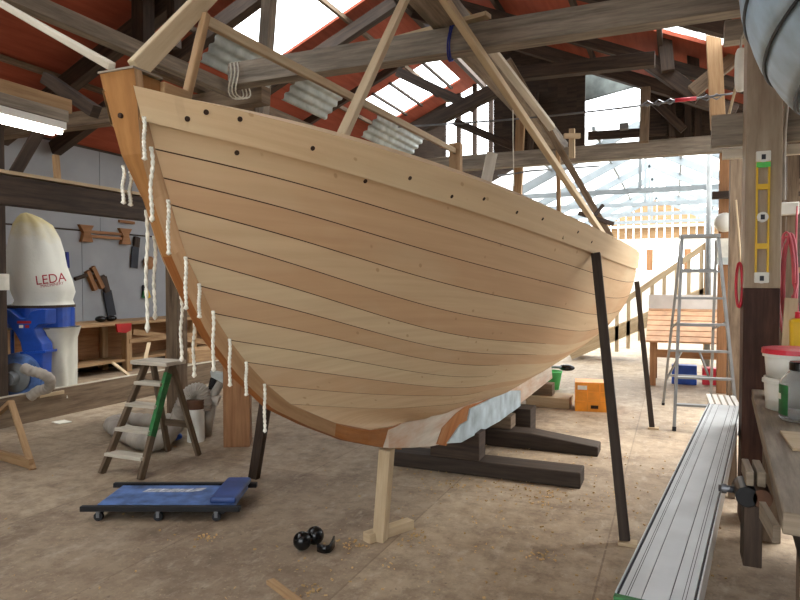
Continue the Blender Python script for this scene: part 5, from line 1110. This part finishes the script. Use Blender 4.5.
for a, b_ in ((rl, tb0), (rr_, tb1)): MB().bar(a, b_, .028, .04, e_).build('leg', 'aluminium_dull', al); MB().bar(a, a.lerp(b_, .02), .034, .046, e_).build('rubber_foot', 'black_rubber', al)
MB().bar(tl-w_*.02+e_*.05, tr_+w_*.02+e_*.05, .2, .04).build('top_platform', 'aluminium_dull', al, bevel=.005)
for t in (.13, .265, .40, .535, .67, .81): MB().bar(f0.lerp(tl, t), fr.lerp(tr_, t), .09, .022).build('tread', 'aluminium_dull', al)
for t in (.2, .36, .52, .68, .84): MB().bar(rl.lerp(tb0, t), rr_.lerp(tb1, t), .025, .03).build('rung', 'aluminium_dull', al)
for a, b_, c, d in ((rl, tb0, rr_, tb1),):
    MB().bar(a.lerp(b_, .16), a.lerp(b_, .36).lerp(c.lerp(d, .36), .3), .02, .02).build('brace', 'aluminium_dull', al); MB().bar(c.lerp(d, .16), c.lerp(d, .36).lerp(a.lerp(b_, .36), .3), .02, .02).build('brace', 'aluminium_dull', al)
for a, b_, c, d in ((f0, tl, rl, tb0), (fr, tr_, rr_, tb1)): MB().bar(a.lerp(b_, .55), c.lerp(d, .50), .012, .02).build('spreader', 'aluminium_dull', al)
# orange crate and green bucket on the floor astern
q = G(575, 411); q2 = G(616, 413); cr = thing('orange_crate', 'orange plastic crate on the floor under the stern', 'crate', q.lerp(q2, .5)); ROOT[cr] = Matrix.Translation(q.lerp(q2, .5))
x_ = (q2-q).normalized(); y_ = V((-x_.y, x_.x, 0)); wC = (q2-q).length*.92; dC = .34; hC = .36
def cb(u0, u1, v0, v1, z0, z1, name, mat, bev=0): MB().bar(q+x_*u0+y_*((v0+v1)/2)+V((0, 0, (z0+z1)/2)), q+x_*u1+y_*((v0+v1)/2)+V((0, 0, (z0+z1)/2)), v1-v0, z1-z0).build(name, mat, cr, bevel=bev)
cb(0, wC, 0, .012, 0, hC, 'front_panel', 'orange_plastic'); cb(0, wC, dC-.012, dC, 0, hC, 'back_panel', 'orange_plastic'); cb(0, .012, .012, dC-.012, 0, hC, 'panel', 'orange_plastic'); cb(wC-.012, wC, .012, dC-.012, 0, hC, 'panel', 'orange_plastic')
cb(.012, wC-.012, .012, dC-.012, hC-.012, hC, 'top_panel', 'orange_plastic')
for z in (.12, .24): cb(-.004, wC+.004, -.006, 0, z, z+.01, 'rib', 'orange_plastic')
for u in (.33, .66): cb(wC*u-.006, wC*u+.006, -.006, 0, 0, hC, 'rib', 'orange_plastic')
cb(.03, .14, -.007, -.002, hC-.09, hC-.04, 'label', 'pale_paper'); cb(wC*.42, wC*.62, -.007, -.002, .04, .08, 'hand_slot', 'dark_hole')
q = G(552, 389); gb = thing('green_bucket', 'small green bucket with a black brush lying across it, on the floor behind the keel', 'bucket', q); ROOT[gb] = Matrix.Translation(q)
MB().lathe([(.10, 0), (.145, .26), (.152, .26), (.152, .275), (.138, .275), (.095, .006), (0, .006)], q, 28).build('bucket_body', 'green_plastic', gb, smooth=True)
bs = thing('dust_brush', 'black brush lying across the green bucket', 'brush', q+V((0, 0, .275))); ROOT[bs] = Matrix.Translation(q+V((0, 0, .275)))
MB().tube([q+V((-.12, -.05, .29)), q+V((0, 0, .33)), q+V((.14, .06, .33))], .022, 8).build('handle', 'grey_plastic', bs, smooth=True); MB().ell(q+V((.2, .08, .32)), .12, .06, .05).build('brush_head', 'black_plastic', bs, smooth=True)
q = G(541, 386, .14); tag(MB().cyl(q+V((0, 0, 0)), q+V((0, 0, .12)), .03, n=12).build('small_pot', 'rusty_steel'), 'small rusty pot on the low pale block by the keel heel', 'pot')

# hanging dinghy in the top right corner
def dinghy():
    t = thing('hanging_dinghy', 'pale blue clinker dinghy hanging in the top right corner', 'dinghy', (.93, 3.1, 2.3))
    cx = .90; y0, y1 = 1.7, 4.6; nS = 5
    def sec(u, v):      # u along, v 0 keel .. 1 gunwale
        b = .67*math.sin(math.pi*min(max(u*.92+.08, 0), 1)*.98)**.7*(.55+.45*1) ; zk = 2.31+.30*(abs(u-.45)/.55)**3; zg = 2.98+.14*(u-.5)**2*4
        an = v*math.pi/2; return b*math.sin(an)**.85, zk+(zg-zk)*(1-math.cos(an)**1.0)**1.05
    for side in (-1, 1):
        mb = MB()
        for s in range(nS):
            rows = []; uv = []
            for j in range(5):
                v = (s+j/4)/nS; r = []
                for i in range(41):
                    u = i/40; b, z = sec(u, v); k = .014*(1-j/4); r.append((cx+side*(b+k*.0), y0+(y1-y0)*u, z-k*.0+.0))
                    off = .012*(j/4); x_, y__, z_ = r[-1]; r[-1] = (x_+side*off*.6*-1, y__, z_+off*.9)
                rows.append(r)
            mb.mat = 0; mb.grid(rows)
            if s:
                mb.mat = 1; r2 = []
                for k in (0, 1):
                    v = s/nS; r = []
                    for i in range(41):
                        b, z = sec(i/40, v); o_ = .012; r.append((cx+side*(b-(o_*.6 if k else -.001)), y0+(y1-y0)*i/40, z+(o_*.9 if k else -.002)))
                    r2.append(r)
                mb.grid(r2); mb.mat = 0
        o = mb.build('hull_side', ['dinghy_paint', 'dinghy_seam'], t, smooth=True); so = o.modifiers.new('s', 'SOLIDIFY'); so.thickness = .012
        mb = MB(); pts = []
        for i in range(41):
            b, z = sec(i/40, 1); pts.append((cx+side*(b+.01), y0+(y1-y0)*i/40, z+.02))
        mb.tube(pts, .022, 8); mb.build('rubbing_strip', 'honey_timber', t, smooth=True)
    mb = MB(); pts = []
    for i in range(41):
        b, z = sec(i/40, 0); pts.append((cx, y0+(y1-y0)*i/40, z-.012))
    mb.tube(pts, .02, 8); mb.build('keel_strip', 'dinghy_seam', t, smooth=True)
    for u in (.2, .8):
        b, z = sec(u, 1); y = y0+(y1-y0)*u
        for s in (-1, 1): MB().tube([(cx+s*b, y, z), (cx+s*b*.5, y, roofz(cx+s*b*.5)-.02)], .01, 6).build('hanging_rope', 'cotton', t)
dinghy()

# ================================================================== LIGHT
w = bpy.data.worlds.new('world'); SC.world = w; w.use_nodes = True
bg = w.node_tree.nodes['Background']; bg.inputs[0].default_value = (.92, .96, 1, 1); bg.inputs[1].default_value = 5.0
sun = bpy.data.lights.new('sun', 'SUN'); sun.energy = 12; sun.angle = .6; sun.color = (1, .96, .9)
so = bpy.data.objects.new('sun', sun); COL.objects.link(so); so.rotation_euler = V((-.45, -.35, -1)).to_track_quat('-Z', 'Y').to_euler(); so.location = (0, 0, 20)
for k, (x, y) in enumerate(((.9, .2), (-1.6, -1.2), (-4.4, -.6))):  # unseen lamps added behind the viewer as front fill
    batten_light((x, y, 3.3 if k else 3.3), 1.5, ('added fluorescent fill light over the right foreground behind the viewer', 'added fluorescent fill light over the middle behind the viewer', 'added fluorescent fill light over the left aisle behind the viewer')[k])
vs_ = SC.view_settings; vs_.view_transform = 'Standard'; vs_.look = 'None'; vs_.gamma = 1; vs_.use_curve_mapping = False; vs_.exposure = 0.32
SC.display_settings.display_device = 'sRGB'
cy = SC.cycles; cy.max_bounces = 8; cy.diffuse_bounces = 5; cy.glossy_bounces = 3; cy.transparent_max_bounces = 16; cy.sample_clamp_indirect = 12; cy.use_denoising = True; cy.caustics_reflective = False; cy.caustics_refractive = False

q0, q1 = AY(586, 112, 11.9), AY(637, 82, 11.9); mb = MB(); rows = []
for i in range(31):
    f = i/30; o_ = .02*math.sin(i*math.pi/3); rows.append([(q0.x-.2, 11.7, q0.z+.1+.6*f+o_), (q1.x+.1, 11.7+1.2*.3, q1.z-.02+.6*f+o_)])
o = mb.grid(rows).build('corrugated_sheet', 'shaded_zinc', smooth=True); so_ = o.modifiers.new('s', 'SOLIDIFY'); so_.thickness = .004
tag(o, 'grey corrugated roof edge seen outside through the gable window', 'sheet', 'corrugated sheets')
